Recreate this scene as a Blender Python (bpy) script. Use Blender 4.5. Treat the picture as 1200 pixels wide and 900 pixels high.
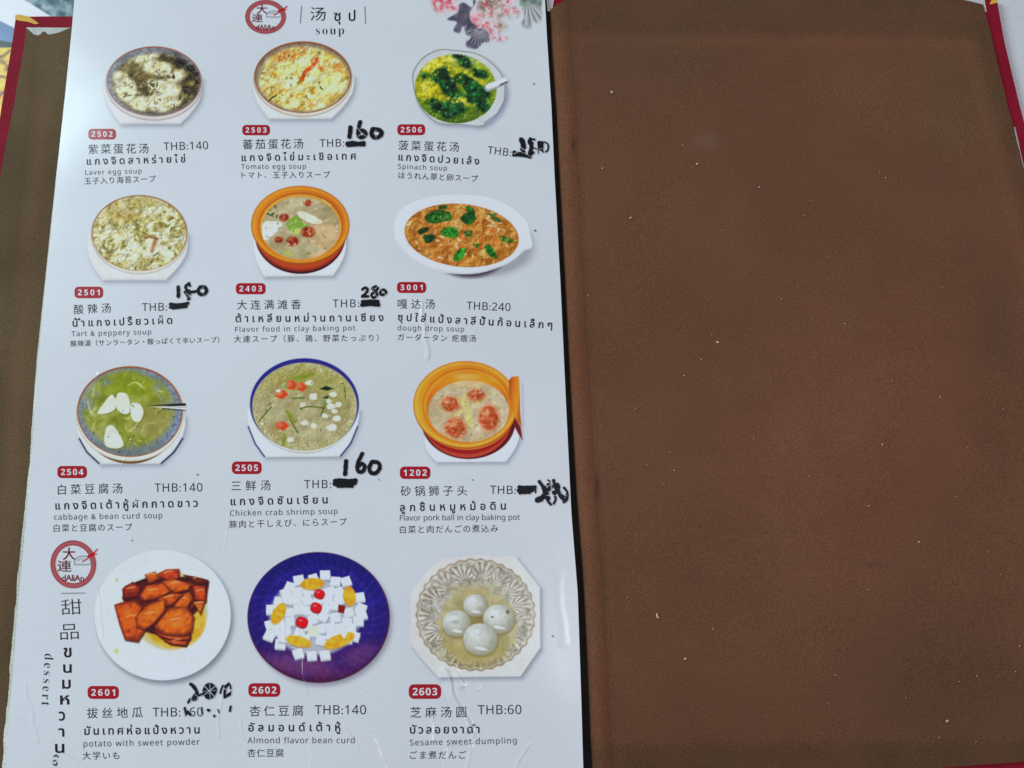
import bpy, math, random
import numpy as np
from mathutils import Euler

# ------------------------------------------------------------------ camera, world, lamps, exposure
SC = bpy.context.scene
for o in list(bpy.data.objects):
    bpy.data.objects.remove(o)
COL = SC.collection
FPX = 900.0                       # focal length in photo pixels (photo 1200 x 900)
TILT = math.radians(11.4)
DIST = 0.35
CAM = np.array([0.0, -DIST * math.sin(TILT), DIST * math.cos(TILT)])
cd = bpy.data.cameras.new("camera")
cd.sensor_width = 36.0
cd.lens = 36.0 * FPX / 1200.0
cd.clip_start = 0.01
cd.clip_end = 50.0
cam = bpy.data.objects.new("camera", cd)
cam.location = CAM
cam.rotation_euler = Euler((TILT, 0, 0))
COL.objects.link(cam)
SC.camera = cam

world = bpy.data.worlds.new("World")
SC.world = world
world.use_nodes = True
bg = world.node_tree.nodes["Background"]
bg.inputs[0].default_value = (0.80, 0.86, 1.04, 1)
bg.inputs[1].default_value = 0.325

def lamp(name, loc, size, power, color, target=(0, 0, 0)):
    ld = bpy.data.lights.new(name, 'AREA')
    ld.shape = 'RECTANGLE'
    ld.size, ld.size_y = size
    ld.energy = power
    ld.color = color
    o = bpy.data.objects.new(name, ld)
    o.location = loc
    from mathutils import Vector
    d = Vector(target) - Vector(loc)
    o.rotation_euler = d.to_track_quat('-Z', 'X' if size[0] > 2 * size[1] else 'Y').to_euler()
    COL.objects.link(o)
    return o

lamp("window_light", (-2.0, 1.15, 1.4), (0.8, 0.9), 49.0, (0.70, 0.94, 1.0))
lamp("ceiling_light", (0.66, -0.45, 1.5), (0.8, 0.10), 6.0, (1.0, 0.87, 0.95))

vs = SC.view_settings
vs.view_transform = 'Standard'
vs.look = 'None'
vs.exposure = 0.05
vs.gamma = 1.0

# ------------------------------------------------------------------ helpers
ct, st = math.cos(TILT), math.sin(TILT)

def hit(px, py, hfun=None, z0=0.0):
    """point of the surface z = hfun(x, y) (or the level z0) that is seen at a photo position"""
    px = np.asarray(px, float); py = np.asarray(py, float)
    a = (px - 600.0) / FPX; b = -(py - 450.0) / FPX
    dx = a; dy = b * ct + st; dz = b * st - ct
    z = np.full(np.broadcast(px, py).shape, float(z0))
    for _ in range(1 if hfun is None else 6):
        t = (z - CAM[2]) / dz
        x = CAM[0] + t * dx; y = CAM[1] + t * dy
        if hfun is not None:
            z = hfun(x, y)
    if hfun is not None:
        t = (z - CAM[2]) / dz
        x = CAM[0] + t * dx; y = CAM[1] + t * dy
    return np.stack([x, y, z], -1)

def page_h(x, y):
    u = np.clip((x + 0.235) / 0.262, 0, 1)
    return 0.0060 + 0.0042 * np.sin(np.pi * u)

COVER_Z = 0.0030
RIGHT_Z = 0.0052

def s2l(c):
    c = np.asarray(c, float) / 255.0
    return np.where(c <= 0.04045, c / 12.92, ((c + 0.055) / 1.055) ** 2.4)

def page_seen(x, y):
    """overall tone of the blank paper in the photograph: used to turn a seen print colour into ink colour"""
    u = np.clip(np.asarray(x, float) / 680.0, 0, 1)[..., None]
    v = np.clip(np.asarray(y, float) / 900.0, 0, 1)[..., None]
    TL, TR, BL, BR = [np.array(c, float) for c in ((206, 219, 229), (194, 203, 213), (190, 201, 209), (184, 186, 195))]
    return (TL * (1 - u) + TR * u) * (1 - v) + (BL * (1 - u) + BR * u) * v

PAPER = 0.80
def ink(c, x=340, y=450):
    return np.clip(s2l(c) / s2l(page_seen(x, y)) * PAPER, 0.003, 0.95)

def link(name, me, parent=None, label=None, kind=None):
    o = bpy.data.objects.new(name, me)
    COL.objects.link(o)
    if parent is not None:
        o.parent = parent
    if label: o['label'] = label
    if kind: o['kind'] = kind
    return o

def mesh(name, verts, faces, mats, midx=None, smooth=False):
    me = bpy.data.meshes.new(name)
    me.from_pydata([tuple(map(float, v)) for v in verts], [], [tuple(int(i) for i in f) for f in faces])
    for m in (mats if isinstance(mats, (list, tuple)) else [mats]):
        me.materials.append(m)
    if midx is not None:
        me.polygons.foreach_set('material_index', np.asarray(midx, dtype=np.int32))
    if smooth:
        me.polygons.foreach_set('use_smooth', np.ones(len(me.polygons), dtype=bool))
    me.update()
    return me

# ------------------------------------------------------------------ materials
def newmat(name):
    m = bpy.data.materials.new(name); m.use_nodes = True
    nt = m.node_tree
    return m, nt, nt.nodes["Principled BSDF"]

CREASES = [  # photo positions of the two ends, half width (px), height (mm)
    ((494.8, 352), (500.8, 420), 3.0, .22), ((325.5, 675), (337.5, 780), 1.9, .10), ((348.6, 735), (358.5, 812), 2.0, .12),
    ((115, 440), (107.7, 486), 1.6, .09), ((153, 515), (142, 550), 1.7, .10), ((521, 788), (549, 856), 5.4, .46), ((530, 776), (541, 800), 5.0, .36),
    ((505, 838), (508, 870), 2.4, .14), ((533, 776), (560, 806), 3.0, .15), ((114, 686), (119, 745), 2.0, .10),
    ((652, 640), (661, 755), 6.0, .035), ((402, 852), (419, 878), 1.8, .13), ((259, 818), (256, 862), 1.8, .12),
    ((280, 842), (287, 866), 1.6, .10), ((362, 876), (365, 905), 1.8, .10), ((520, 905), (524, 872), 2.0, .12),
    ((524, 872), (560, 872), 1.6, .10), ((620, 872), (600, 905), 1.8, .10), ((30, 800), (44, 870), 2.6, .12),
    ((270, 600), (262, 640), 1.5, .07), ((556, 860), (545, 905), 2.0, .12), ((60, 865), (110, 905), 2.0, .10), ((440, 862), (452, 905), 2.0, .10)]

def surface_group():
    """creases, soft waves and faint soiling shared by the laminated paper and everything printed on it"""
    g = bpy.data.node_groups.new("laminated_surface", 'ShaderNodeTree')
    g.interface.new_socket("Normal", in_out='OUTPUT', socket_type='NodeSocketVector')
    g.interface.new_socket("Tint", in_out='OUTPUT', socket_type='NodeSocketColor')
    N, L = g.nodes, g.links
    out = N.new('NodeGroupOutput')
    geo = N.new('ShaderNodeNewGeometry')
    flat = N.new('ShaderNodeVectorMath'); flat.operation = 'MULTIPLY'; flat.inputs[1].default_value = (1, 1, 0)
    L.new(geo.outputs['Position'], flat.inputs[0])
    jit = N.new('ShaderNodeTexNoise'); jit.inputs['Scale'].default_value = 110; jit.inputs['Detail'].default_value = .5
    L.new(flat.outputs[0], jit.inputs['Vector'])
    js = N.new('ShaderNodeVectorMath'); js.operation = 'SUBTRACT'; js.inputs[1].default_value = (.5, .5, .5)
    L.new(jit.outputs['Color'], js.inputs[0])
    jm = N.new('ShaderNodeVectorMath'); jm.operation = 'MULTIPLY'; jm.inputs[1].default_value = (.0034, .0034, 0)
    L.new(js.outputs[0], jm.inputs[0])
    pp = N.new('ShaderNodeVectorMath'); pp.operation = 'ADD'
    L.new(flat.outputs[0], pp.inputs[0]); L.new(jm.outputs[0], pp.inputs[1])
    total = None
    for (a, b, w, hgt) in CREASES:
        A = hit(a[0], a[1], page_h)[:2]; B = hit(b[0], b[1], page_h)[:2]
        d = B - A; l2 = float(d @ d)
        s = N.new('ShaderNodeVectorMath'); s.operation = 'SUBTRACT'; s.inputs[1].default_value = (A[0], A[1], 0)
        L.new(pp.outputs[0], s.inputs[0])
        dt = N.new('ShaderNodeVectorMath'); dt.operation = 'DOT_PRODUCT'; dt.inputs[1].default_value = (d[0] / l2, d[1] / l2, 0)
        L.new(s.outputs[0], dt.inputs[0])
        cl = N.new('ShaderNodeClamp'); L.new(dt.outputs['Value'], cl.inputs[0])
        sc = N.new('ShaderNodeVectorMath'); sc.operation = 'SCALE'; sc.inputs[0].default_value = (d[0], d[1], 0)
        L.new(cl.outputs[0], sc.inputs['Scale'])
        di = N.new('ShaderNodeVectorMath'); di.operation = 'DISTANCE'
        L.new(s.outputs[0], di.inputs[0]); L.new(sc.outputs[0], di.inputs[1])
        mr = N.new('ShaderNodeMapRange'); mr.interpolation_type = 'SMOOTHSTEP'
        mr.inputs['From Min'].default_value = 0; mr.inputs['From Max'].default_value = w * 0.00039 * 1.3
        mr.inputs['To Min'].default_value = hgt * 0.0015; mr.inputs['To Max'].default_value = 0
        L.new(di.outputs['Value'], mr.inputs['Value'])
        if total is None:
            total = mr.outputs[0]
        else:
            ad = N.new('ShaderNodeMath'); ad.operation = 'ADD'
            L.new(total, ad.inputs[0]); L.new(mr.outputs[0], ad.inputs[1]); total = ad.outputs[0]
    for scale, amp, det in ((14, .0011, 1), (60, .00006, 2)):
        nz = N.new('ShaderNodeTexNoise'); nz.inputs['Scale'].default_value = scale; nz.inputs['Detail'].default_value = det
        L.new(flat.outputs[0], nz.inputs['Vector'])
        mu = N.new('ShaderNodeMath'); mu.operation = 'MULTIPLY_ADD'; mu.inputs[1].default_value = amp
        L.new(nz.outputs['Fac'], mu.inputs[0]); L.new(total, mu.inputs[2]); total = mu.outputs[0]
    bp = N.new('ShaderNodeBump'); bp.inputs['Strength'].default_value = 1.0; bp.inputs['Distance'].default_value = 1.0
    L.new(total, bp.inputs['Height'])
    L.new(bp.outputs[0], out.inputs['Normal'])
    # faint handling dirt
    nz = N.new('ShaderNodeTexNoise'); nz.inputs['Scale'].default_value = 9; nz.inputs['Detail'].default_value = 6; nz.inputs['Roughness'].default_value = .65
    L.new(flat.outputs[0], nz.inputs['Vector'])
    rp = N.new('ShaderNodeValToRGB')
    rp.color_ramp.elements[0].position = .3; rp.color_ramp.elements[0].color = (.93, .935, .93, 1)
    rp.color_ramp.elements[1].position = .62; rp.color_ramp.elements[1].color = (1, 1, 1, 1)
    L.new(nz.outputs['Fac'], rp.inputs[0])
    n2 = N.new('ShaderNodeTexNoise'); n2.inputs['Scale'].default_value = 900; n2.inputs['Detail'].default_value = 2
    L.new(flat.outputs[0], n2.inputs['Vector'])
    r2 = N.new('ShaderNodeValToRGB')
    r2.color_ramp.elements[0].position = .3; r2.color_ramp.elements[0].color = (.94, .95, .96, 1)
    r2.color_ramp.elements[1].position = .7; r2.color_ramp.elements[1].color = (1, 1, 1, 1)
    L.new(n2.outputs['Fac'], r2.inputs[0])
    mx = N.new('ShaderNodeMix'); mx.data_type = 'RGBA'; mx.blend_type = 'MULTIPLY'; mx.inputs[0].default_value = 1
    L.new(rp.outputs[0], mx.inputs[6]); L.new(r2.outputs[0], mx.inputs[7])
    L.new(mx.outputs[2], out.inputs['Tint'])
    return g

SURF = surface_group()

def paper_mat(name, color=None, attr=False, rough=.19):
    m, nt, b = newmat(name)
    g = nt.nodes.new('ShaderNodeGroup'); g.node_tree = SURF
    mx = nt.nodes.new('ShaderNodeMix'); mx.data_type = 'RGBA'; mx.blend_type = 'MULTIPLY'; mx.inputs[0].default_value = 1
    if attr:
        a = nt.nodes.new('ShaderNodeAttribute'); a.attribute_name = 'ink'
        nt.links.new(a.outputs['Color'], mx.inputs[6])
    else:
        mx.inputs[6].default_value = (*color, 1)
    nt.links.new(g.outputs['Tint'], mx.inputs[7])
    nt.links.new(mx.outputs[2], b.inputs['Base Color'])
    nt.links.new(g.outputs['Normal'], b.inputs['Normal'])
    b.inputs['Roughness'].default_value = rough
    b.inputs['IOR'].default_value = 1.5
    return m

M_PAGE = paper_mat("laminated_paper", (PAPER,) * 3)
M_PRINT = paper_mat("printed_picture", attr=True)
M_BLACK = paper_mat("ink_black", ink((20, 21, 27)))
M_DARK = paper_mat("ink_charcoal", ink((42, 44, 50)))
M_GREY = paper_mat("ink_grey", ink((64, 67, 74)))
M_RED = paper_mat("ink_red", ink((150, 10, 28)))
M_WHITE = paper_mat("ink_white", (.86, .86, .86))
M_CREST = paper_mat("ink_crest", ink((96, 18, 28)))

def cloth_mat(name, c1, c2, blot=11, weave=True, rough=.85, bump=.00010, spec=.16, wscale=1.0, tone=False, fine_amp=.2):
    m, nt, b = newmat(name)
    N, L = nt.nodes, nt.links
    geo = N.new('ShaderNodeNewGeometry')
    nz = N.new('ShaderNodeTexNoise'); nz.inputs['Scale'].default_value = blot; nz.inputs['Detail'].default_value = 8; nz.inputs['Roughness'].default_value = .62
    L.new(geo.outputs['Position'], nz.inputs['Vector'])
    rp = N.new('ShaderNodeValToRGB')
    rp.color_ramp.elements[0].position = .32; rp.color_ramp.elements[0].color = (*c1, 1)
    rp.color_ramp.elements[1].position = .68; rp.color_ramp.elements[1].color = (*c2, 1)
    L.new(nz.outputs['Fac'], rp.inputs[0])
    col = rp.outputs[0]
    if tone:
        ta = N.new('ShaderNodeAttribute'); ta.attribute_name = 'tone'
        tm = N.new('ShaderNodeVectorMath'); tm.operation = 'MULTIPLY'; L.new(col, tm.inputs[0]); L.new(ta.outputs['Color'], tm.inputs[1]); col = tm.outputs[0]
    fine = N.new('ShaderNodeTexNoise'); fine.inputs['Scale'].default_value = 1500; fine.inputs['Detail'].default_value = 3
    L.new(geo.outputs['Position'], fine.inputs['Vector'])
    hsv = N.new('ShaderNodeMapRange'); hsv.inputs['From Min'].default_value = .25; hsv.inputs['From Max'].default_value = .75
    hsv.inputs['To Min'].default_value = 1 - fine_amp; hsv.inputs['To Max'].default_value = 1 + fine_amp
    L.new(fine.outputs['Fac'], hsv.inputs['Value'])
    last_h = fine.outputs['Fac']
    wv = []
    for d in ('X', 'Y'):
        w = N.new('ShaderNodeTexWave'); w.bands_direction = d; w.inputs['Scale'].default_value = 520 * wscale
        w.inputs['Distortion'].default_value = 3.0; w.inputs['Detail'].default_value = 2; w.inputs['Detail Scale'].default_value = 3
        L.new(geo.outputs['Position'], w.inputs['Vector']); wv.append(w)
    ad = N.new('ShaderNodeMath'); ad.operation = 'ADD'
    L.new(wv[0].outputs['Fac'], ad.inputs[0]); L.new(wv[1].outputs['Fac'], ad.inputs[1])
    mr = N.new('ShaderNodeMapRange'); mr.inputs['From Max'].default_value = 2; mr.inputs['To Min'].default_value = .86; mr.inputs['To Max'].default_value = 1.12
    L.new(ad.outputs[0], mr.inputs['Value'])
    m1 = N.new('ShaderNodeMath'); m1.operation = 'MULTIPLY'; L.new(mr.outputs[0], m1.inputs[0]); L.new(hsv.outputs[0], m1.inputs[1])
    sc = N.new('ShaderNodeVectorMath'); sc.operation = 'SCALE'
    L.new(col, sc.inputs[0]); L.new(m1.outputs[0], sc.inputs['Scale'])
    L.new(sc.outputs[0], b.inputs['Base Color'])
    a2 = N.new('ShaderNodeMath'); a2.operation = 'ADD'; L.new(ad.outputs[0], a2.inputs[0]); L.new(last_h, a2.inputs[1])
    bp = N.new('ShaderNodeBump'); bp.inputs['Strength'].default_value = .7; bp.inputs['Distance'].default_value = bump
    L.new(a2.outputs[0], bp.inputs['Height']); L.new(bp.outputs[0], b.inputs['Normal'])
    b.inputs['Roughness'].default_value = rough
    b.inputs['Specular IOR Level'].default_value = spec
    return m

M_BROWN = cloth_mat("brown_bookcloth", (.150, .060, .0295), (.184, .077, .039), tone=True, fine_amp=.34)
M_BROWN_L = cloth_mat("olive_brown_bookcloth", (.112, .070, .033), (.154, .098, .047), tone=True, fine_amp=.34)  # greener, less red brown than the right endpaper
M_REDCLOTH = cloth_mat("red_cover_cloth", (.225, .006, .018), (.30, .009, .026), blot=40, rough=.6, spec=.08)
M_GREYBOARD = cloth_mat("grey_board", (.50, .50, .46), (.66, .66, .62), blot=60)
M_CREAM = cloth_mat("worn_cream_edge", (.52, .50, .41), (.78, .77, .68), blot=55, rough=.6, wscale=.3)
M_GUTTER = cloth_mat("gutter_shade_black", (.010, .008, .007), (.02, .015, .012), blot=40)  # near-black that paints the gutter's shade
M_TABLE = cloth_mat("pale_tabletop", (.60, .61, .60), (.70, .71, .70), blot=5, rough=.5, bump=.00001)
M_GOLD = cloth_mat("yellow_trim", (.80, .42, .05), (.92, .60, .12), blot=120, rough=.5)
M_CRUMB = cloth_mat("dry_crumb", (.62, .45, .22), (.80, .66, .42), blot=300)
M_DUST = cloth_mat("pale_dust", (.50, .38, .26), (.75, .64, .5), blot=300)

# ------------------------------------------------------------------ grids laid over a surface
def interp(tab, v):
    t = np.array(tab, float)
    return np.interp(v, t[:, 0], t[:, 1])

def grid_faces(nu, nv):
    i, j = np.meshgrid(np.arange(nu - 1), np.arange(nv - 1), indexing='ij')
    a = i * nv + j
    return np.stack([a, a + 1, a + nv + 1, a + nv], -1).reshape(-1, 4)

def sheet(name, P, mats, thick, parent, label=None, smooth=True):
    """P: nu x nv x 3 grid of top points (rows going down the photo, columns going right); a closed sheet"""
    nu, nv = P.shape[:2]
    top = P.reshape(-1, 3)
    bot = top - np.array([0, 0, thick]) if np.isscalar(thick) else np.stack([top[:, 0], top[:, 1], thick.reshape(-1)], -1)
    F = grid_faces(nu, nv)
    n = nu * nv
    faces = [tuple(f) for f in F] + [tuple(reversed([k + n for k in f])) for f in F]
    ring = [j for j in range(nv)] + [i * nv + nv - 1 for i in range(1, nu)] + \
           [(nu - 1) * nv + j for j in range(nv - 2, -1, -1)] + [i * nv for i in range(nu - 2, 0, -1)]
    m_ = len(ring)
    for k in range(m_):
        a, b = 2 * n + k, 2 * n + (k + 1) % m_
        faces.append((b, a, a + m_, b + m_))
    me = mesh(name, np.concatenate([top, bot, top[ring], bot[ring]]), faces, mats, smooth=False)
    sm = np.zeros(len(me.polygons), dtype=bool); sm[:len(F)] = smooth
    me.polygons.foreach_set('use_smooth', sm)
    return link(name, me, parent, label)

def vnoise(X, Y, scale, seed, octs=3):
    out = np.zeros_like(X); amp = 1; tot = 0
    for k in range(octs):
        r = np.random.RandomState(seed * 7 + k); T = r.rand(128, 128)
        x = X / scale * 2 ** k + 13.7 * k; y = Y / scale * 2 ** k + 7.1 * k
        i = np.floor(x).astype(int); j = np.floor(y).astype(int); f = x - i; g = y - j
        f = f * f * (3 - 2 * f); g = g * g * (3 - 2 * g)
        i0, i1, j0, j1 = i % 128, (i + 1) % 128, j % 128, (j + 1) % 128
        out += amp * ((T[i0, j0] * (1 - f) + T[i1, j0] * f) * (1 - g) + (T[i0, j1] * (1 - f) + T[i1, j1] * f) * g)
        tot += amp; amp *= .55
    return out / tot

def add_tone(o, tone):
    t = np.clip(tone, .1, 2).reshape(-1, 3); t = np.concatenate([t, t]); t = np.concatenate([t, np.ones((len(o.data.vertices) - len(t), 3)) * .8]); t = np.concatenate([t, np.ones((len(t), 1))], 1)
    a = o.data.color_attributes.new('tone', 'FLOAT_COLOR', 'POINT'); a.data.foreach_set('color', t.astype(np.float32).ravel())

def fbm1(v, seed, scale):
    r = np.random.RandomState(seed); t = r.rand(4096)
    x = np.asarray(v) / scale + 1000; i = np.floor(x).astype(int); f = x - i; f = f * f * (3 - 2 * f)
    return t[i % 4096] * (1 - f) + t[(i + 1) % 4096] * f

# ------------------------------------------------------------------ setting: the table
tv = [(-3, -3, 0), (3, -3, 0), (3, 3, 0), (-3, 3, 0)]
link("table_top", mesh("table_top", tv, [(0, 1, 2, 3)], M_TABLE), kind='structure')

# ------------------------------------------------------------------ the menu book
book = bpy.data.objects.new("menu_book", None)
book.empty_display_size = .05
COL.objects.link(book)
book['label'] = "open red and brown menu book with a laminated page of soup and dessert pictures"
book['category'] = "menu"

PAGE_L = [(-60, 92), (0, 87), (35, 84), (75, 80), (119, 75.5), (207, 66), (328, 54), (420, 44.5), (540, 37), (589, 32), (678, 24), (749, 18), (838, 11), (900, 6), (960, 1)]
PAGE_R = [(-60, 636), (0, 638.6), (44, 641), (122, 646), (208, 650), (333, 656.8), (467, 663), (600, 669.5), (695, 677), (814, 681), (900, 683.5), (960, 686)]

def page_grid(nu=70, nv=60, y0=-45, y1=950, dl=0, dr=0, dz=0, wob=0, seed=1):
    ys = np.linspace(y0, y1, nu)
    wv = wob * np.interp(ys, [0, 350, 620, 800], [.12, .3, .9, 1.2])
    l = interp(PAGE_L, ys) + dl * np.interp(ys, [0, 120, 350, 620, 900], [.15, .35, .7, 1.1, 1.5]) + wv * (fbm1(ys, seed, 14) - .5) + wv * .6 * (fbm1(ys, seed + 1, 4) - .5)
    r = interp(PAGE_R, ys) + dr
    u = np.linspace(0, 1, nv)
    X = l[:, None] * (1 - u) + r[:, None] * u
    Y = np.repeat(ys[:, None], nv, 1)
    P = hit(X, Y, page_h)
    P[..., 2] += dz
    return P

page = sheet("page", page_grid(nu=260, wob=.5), [M_PAGE], .00035, book, "white laminated menu page printed with twelve dishes")
for k, (dl, dz) in enumerate(((-3.0, -.0006), (-4.5, -.0013), (-3.6, -.0022))):
    sheet("inner_page", page_grid(nu=260, dl=dl, dr=-.5 - .4 * k, dz=dz, wob=1.7 - k * .2, seed=11 + 5 * k), [M_CREAM], .0004, book,
          "cream worn edge of a page under the top page")

def poly_board(name, pts, zt, zb, mat, bevel=.0006):
    """board with a rounded upper edge; outline in photo positions at its top level"""
    P = hit([p[0] for p in pts], [p[1] for p in pts], None, zt)
    c = P.mean(0)
    n = len(P)
    A = P[:, :2]
    nxt, prv = np.roll(A, -1, 0), np.roll(A, 1, 0)
    area = 0.5 * np.sum(A[:, 0] * nxt[:, 1] - nxt[:, 0] * A[:, 1])
    s = 1 if area > 0 else -1
    e1 = (A - prv); e1 /= np.linalg.norm(e1, axis=1)[:, None]
    e2 = (nxt - A); e2 /= np.linalg.norm(e2, axis=1)[:, None]
    n1 = np.stack([e1[:, 1], -e1[:, 0]], 1) * s; n2 = np.stack([e2[:, 1], -e2[:, 0]], 1) * s
    nn = n1 + n2; nn /= (1 + np.sum(n1 * n2, 1))[:, None]
    rings = []
    for k in range(5):
        a = k / 4 * math.pi / 2
        off = -bevel * (1 - math.sin(a)); z = zt - bevel * (1 - math.cos(a))
        rings.append(np.concatenate([A + nn * off, np.full((n, 1), z)], 1))
    rings.append(np.concatenate([A, np.full((n, 1), zb)], 1))
    V = np.concatenate(rings)
    F = []
    for k in range(len(rings) - 1):
        for i in range(n):
            j = (i + 1) % n
            F.append((k * n + i, k * n + j, (k + 1) * n + j, (k + 1) * n + i))
    F.append(tuple(range(n))); F.append(tuple(reversed([(len(rings) - 1) * n + i for i in range(n)])))
    if s > 0:
        F = [tuple(reversed(f)) for f in F[:-2]] + [F[-2], F[-1]]
    me = mesh(name, V, F, [mat])
    sm = np.ones(len(me.polygons), dtype=bool); sm[-2:] = False
    me.polygons.foreach_set('use_smooth', sm)
    return me

# left and right cover boards
left_pts = [(18, 19), (60, 18.5), (120, 19), (400, 14), (636, -6), (646, 300), (668, 700), (684, 960), (-175, 985), (-90, 620), (-35, 330), (-9, 190), (2, 119), (8, 83), (13.5, 50)]
link("cover_board", poly_board("cover_board", left_pts, COVER_Z, .0002, M_REDCLOTH), book, "red cloth front cover board under the page")
right_pts = [(643, -7), (900, -14), (1110, -9), (1168, -5), (1178, 50), (1194, 117), (1213, 190), (1262, 390), (1325, 640), (1400, 925), (1300, 936), (1000, 952), (712, 966), (706, 800), (694, 600), (680, 300), (668, 80), (662, 18), (650, 14)]
link("cover_board", poly_board("cover_board", right_pts, RIGHT_Z - .0013, .0002, M_REDCLOTH), book, "red cloth back cover board with a bright red outer edge")

# grey board showing where the endpapers have torn back
def flat_patch(name, pts, z, mat, parent, label=None, thick=.00006):
    P = hit([p[0] for p in pts], [p[1] for p in pts], None, z)
    n = len(P); Q = P.copy(); Q[:, 2] -= thick
    A = P[:, :2]; nx = np.roll(A, -1, 0)
    ccw = np.sum(A[:, 0] * nx[:, 1] - nx[:, 0] * A[:, 1]) > 0
    idx = list(range(n)) if ccw else list(range(n))[::-1]
    F = [tuple(idx), tuple(i + n for i in reversed(idx))]
    for k in range(n):
        a, b = idx[k], idx[(k + 1) % n]
        F.append((b, a, a + n, b + n))
    return link(name, mesh(name, np.concatenate([P, Q]), F, [mat]), parent, label)

flat_patch("torn_board", [(31, 32), (84, 32.5), (84, 46), (30, 46)], COVER_Z + .00012, M_GREYBOARD, book, "pale board bared at the top of the left cover")
flat_patch("torn_board", [(1085, -8), (1152.5, -6), (1156.5, 14), (1085, 8)], RIGHT_Z - .0011, M_GREYBOARD, book, "pale board bared at the top right corner")
flat_patch("torn_board", [(640, -8), (650, -8), (647, 14), (641.5, 13)], RIGHT_Z - .0011, M_GREYBOARD, book, "pale board bared at the top of the hinge")
flat_patch("gold_corner_trim", [(17.6, 18.2), (21, 16.8), (31, 18.6), (37, 21.5), (45.5, 27.6), (41, 28.4), (32, 25.3), (25, 24.6), (17.9, 22.8)], COVER_Z + .0002, M_GOLD, book)
flat_patch("gold_corner_trim", [(1159.5, 5), (1162, 0), (1166, -4), (1170, 1), (1167, 3.5), (1163, 4.5)], RIGHT_Z - .0011, M_GOLD, book)

flat_patch("torn_board", [(1188, 148), (1189.6, 149), (1194, 168), (1199.8, 194), (1203, 214), (1201, 215), (1196.5, 190), (1192.6, 174)], RIGHT_Z - .0010, M_GREYBOARD, book, "frayed pale edge beside the red strip")
# left endpaper
def left_endpaper():
    nu, nv = 220, 40
    ys = np.linspace(0, 1, nu)
    Lt = [(33, 31.5), (57, 28.5), (75, 25), (119, 17.5), (171, 7), (217, -1), (330, -25), (620, -80), (975, -160)]
    yy = 33 + ys * 940
    l = interp(Lt, yy) + .5 * (fbm1(yy, 3, 6) - .5)
    r = np.interp(yy, [33, 500, 975], [160, 140, 120])
    u = np.linspace(0, 1, nv) ** 1.2
    X = l[:, None] * (1 - u) + r[:, None] * u
    top = np.interp(X, [31, 37, 40, 47, 50, 54, 55, 60, 70, 80, 84, 160], [33, 38, 41, 42, 37, 38, 41, 40.5, 38.5, 34.5, 33, 33])
    Y = top + (yy[:, None] - 33) * (973 - top) / 940
    P = hit(X, Y, None, COVER_Z)
    # faint relief: turned-in cloth under the paper, and a soft swell along the outer side
    P[..., 2] += .00030 + .00018 / (1 + np.exp((X - (l[:, None] + 26)) / 2.0)) * 0 + .00022 / (1 + np.exp((np.abs(X - (l[:, None] + 48)) - 8) / 1.5))
    o = sheet("endpaper", P, [M_BROWN_L], .00012, book, "olive brown endpaper strip on the left cover")
    n1 = vnoise(X, Y, 45, 41, 4) - .5; dd = interp(PAGE_L, Y) - X
    tone = 1 + n1[..., None] * np.array((.25, .2, .2)) + np.exp(-((dd - 22) / 9) ** 2)[..., None] * np.array((.22, .06, .10)) * np.clip((Y[..., None] - 60) / 150, 0, 1)
    tone *= 1 - np.exp(-((dd - 40) / 5) ** 2)[..., None] * .08
    add_tone(o, tone)
    return o
left_endpaper()

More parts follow.
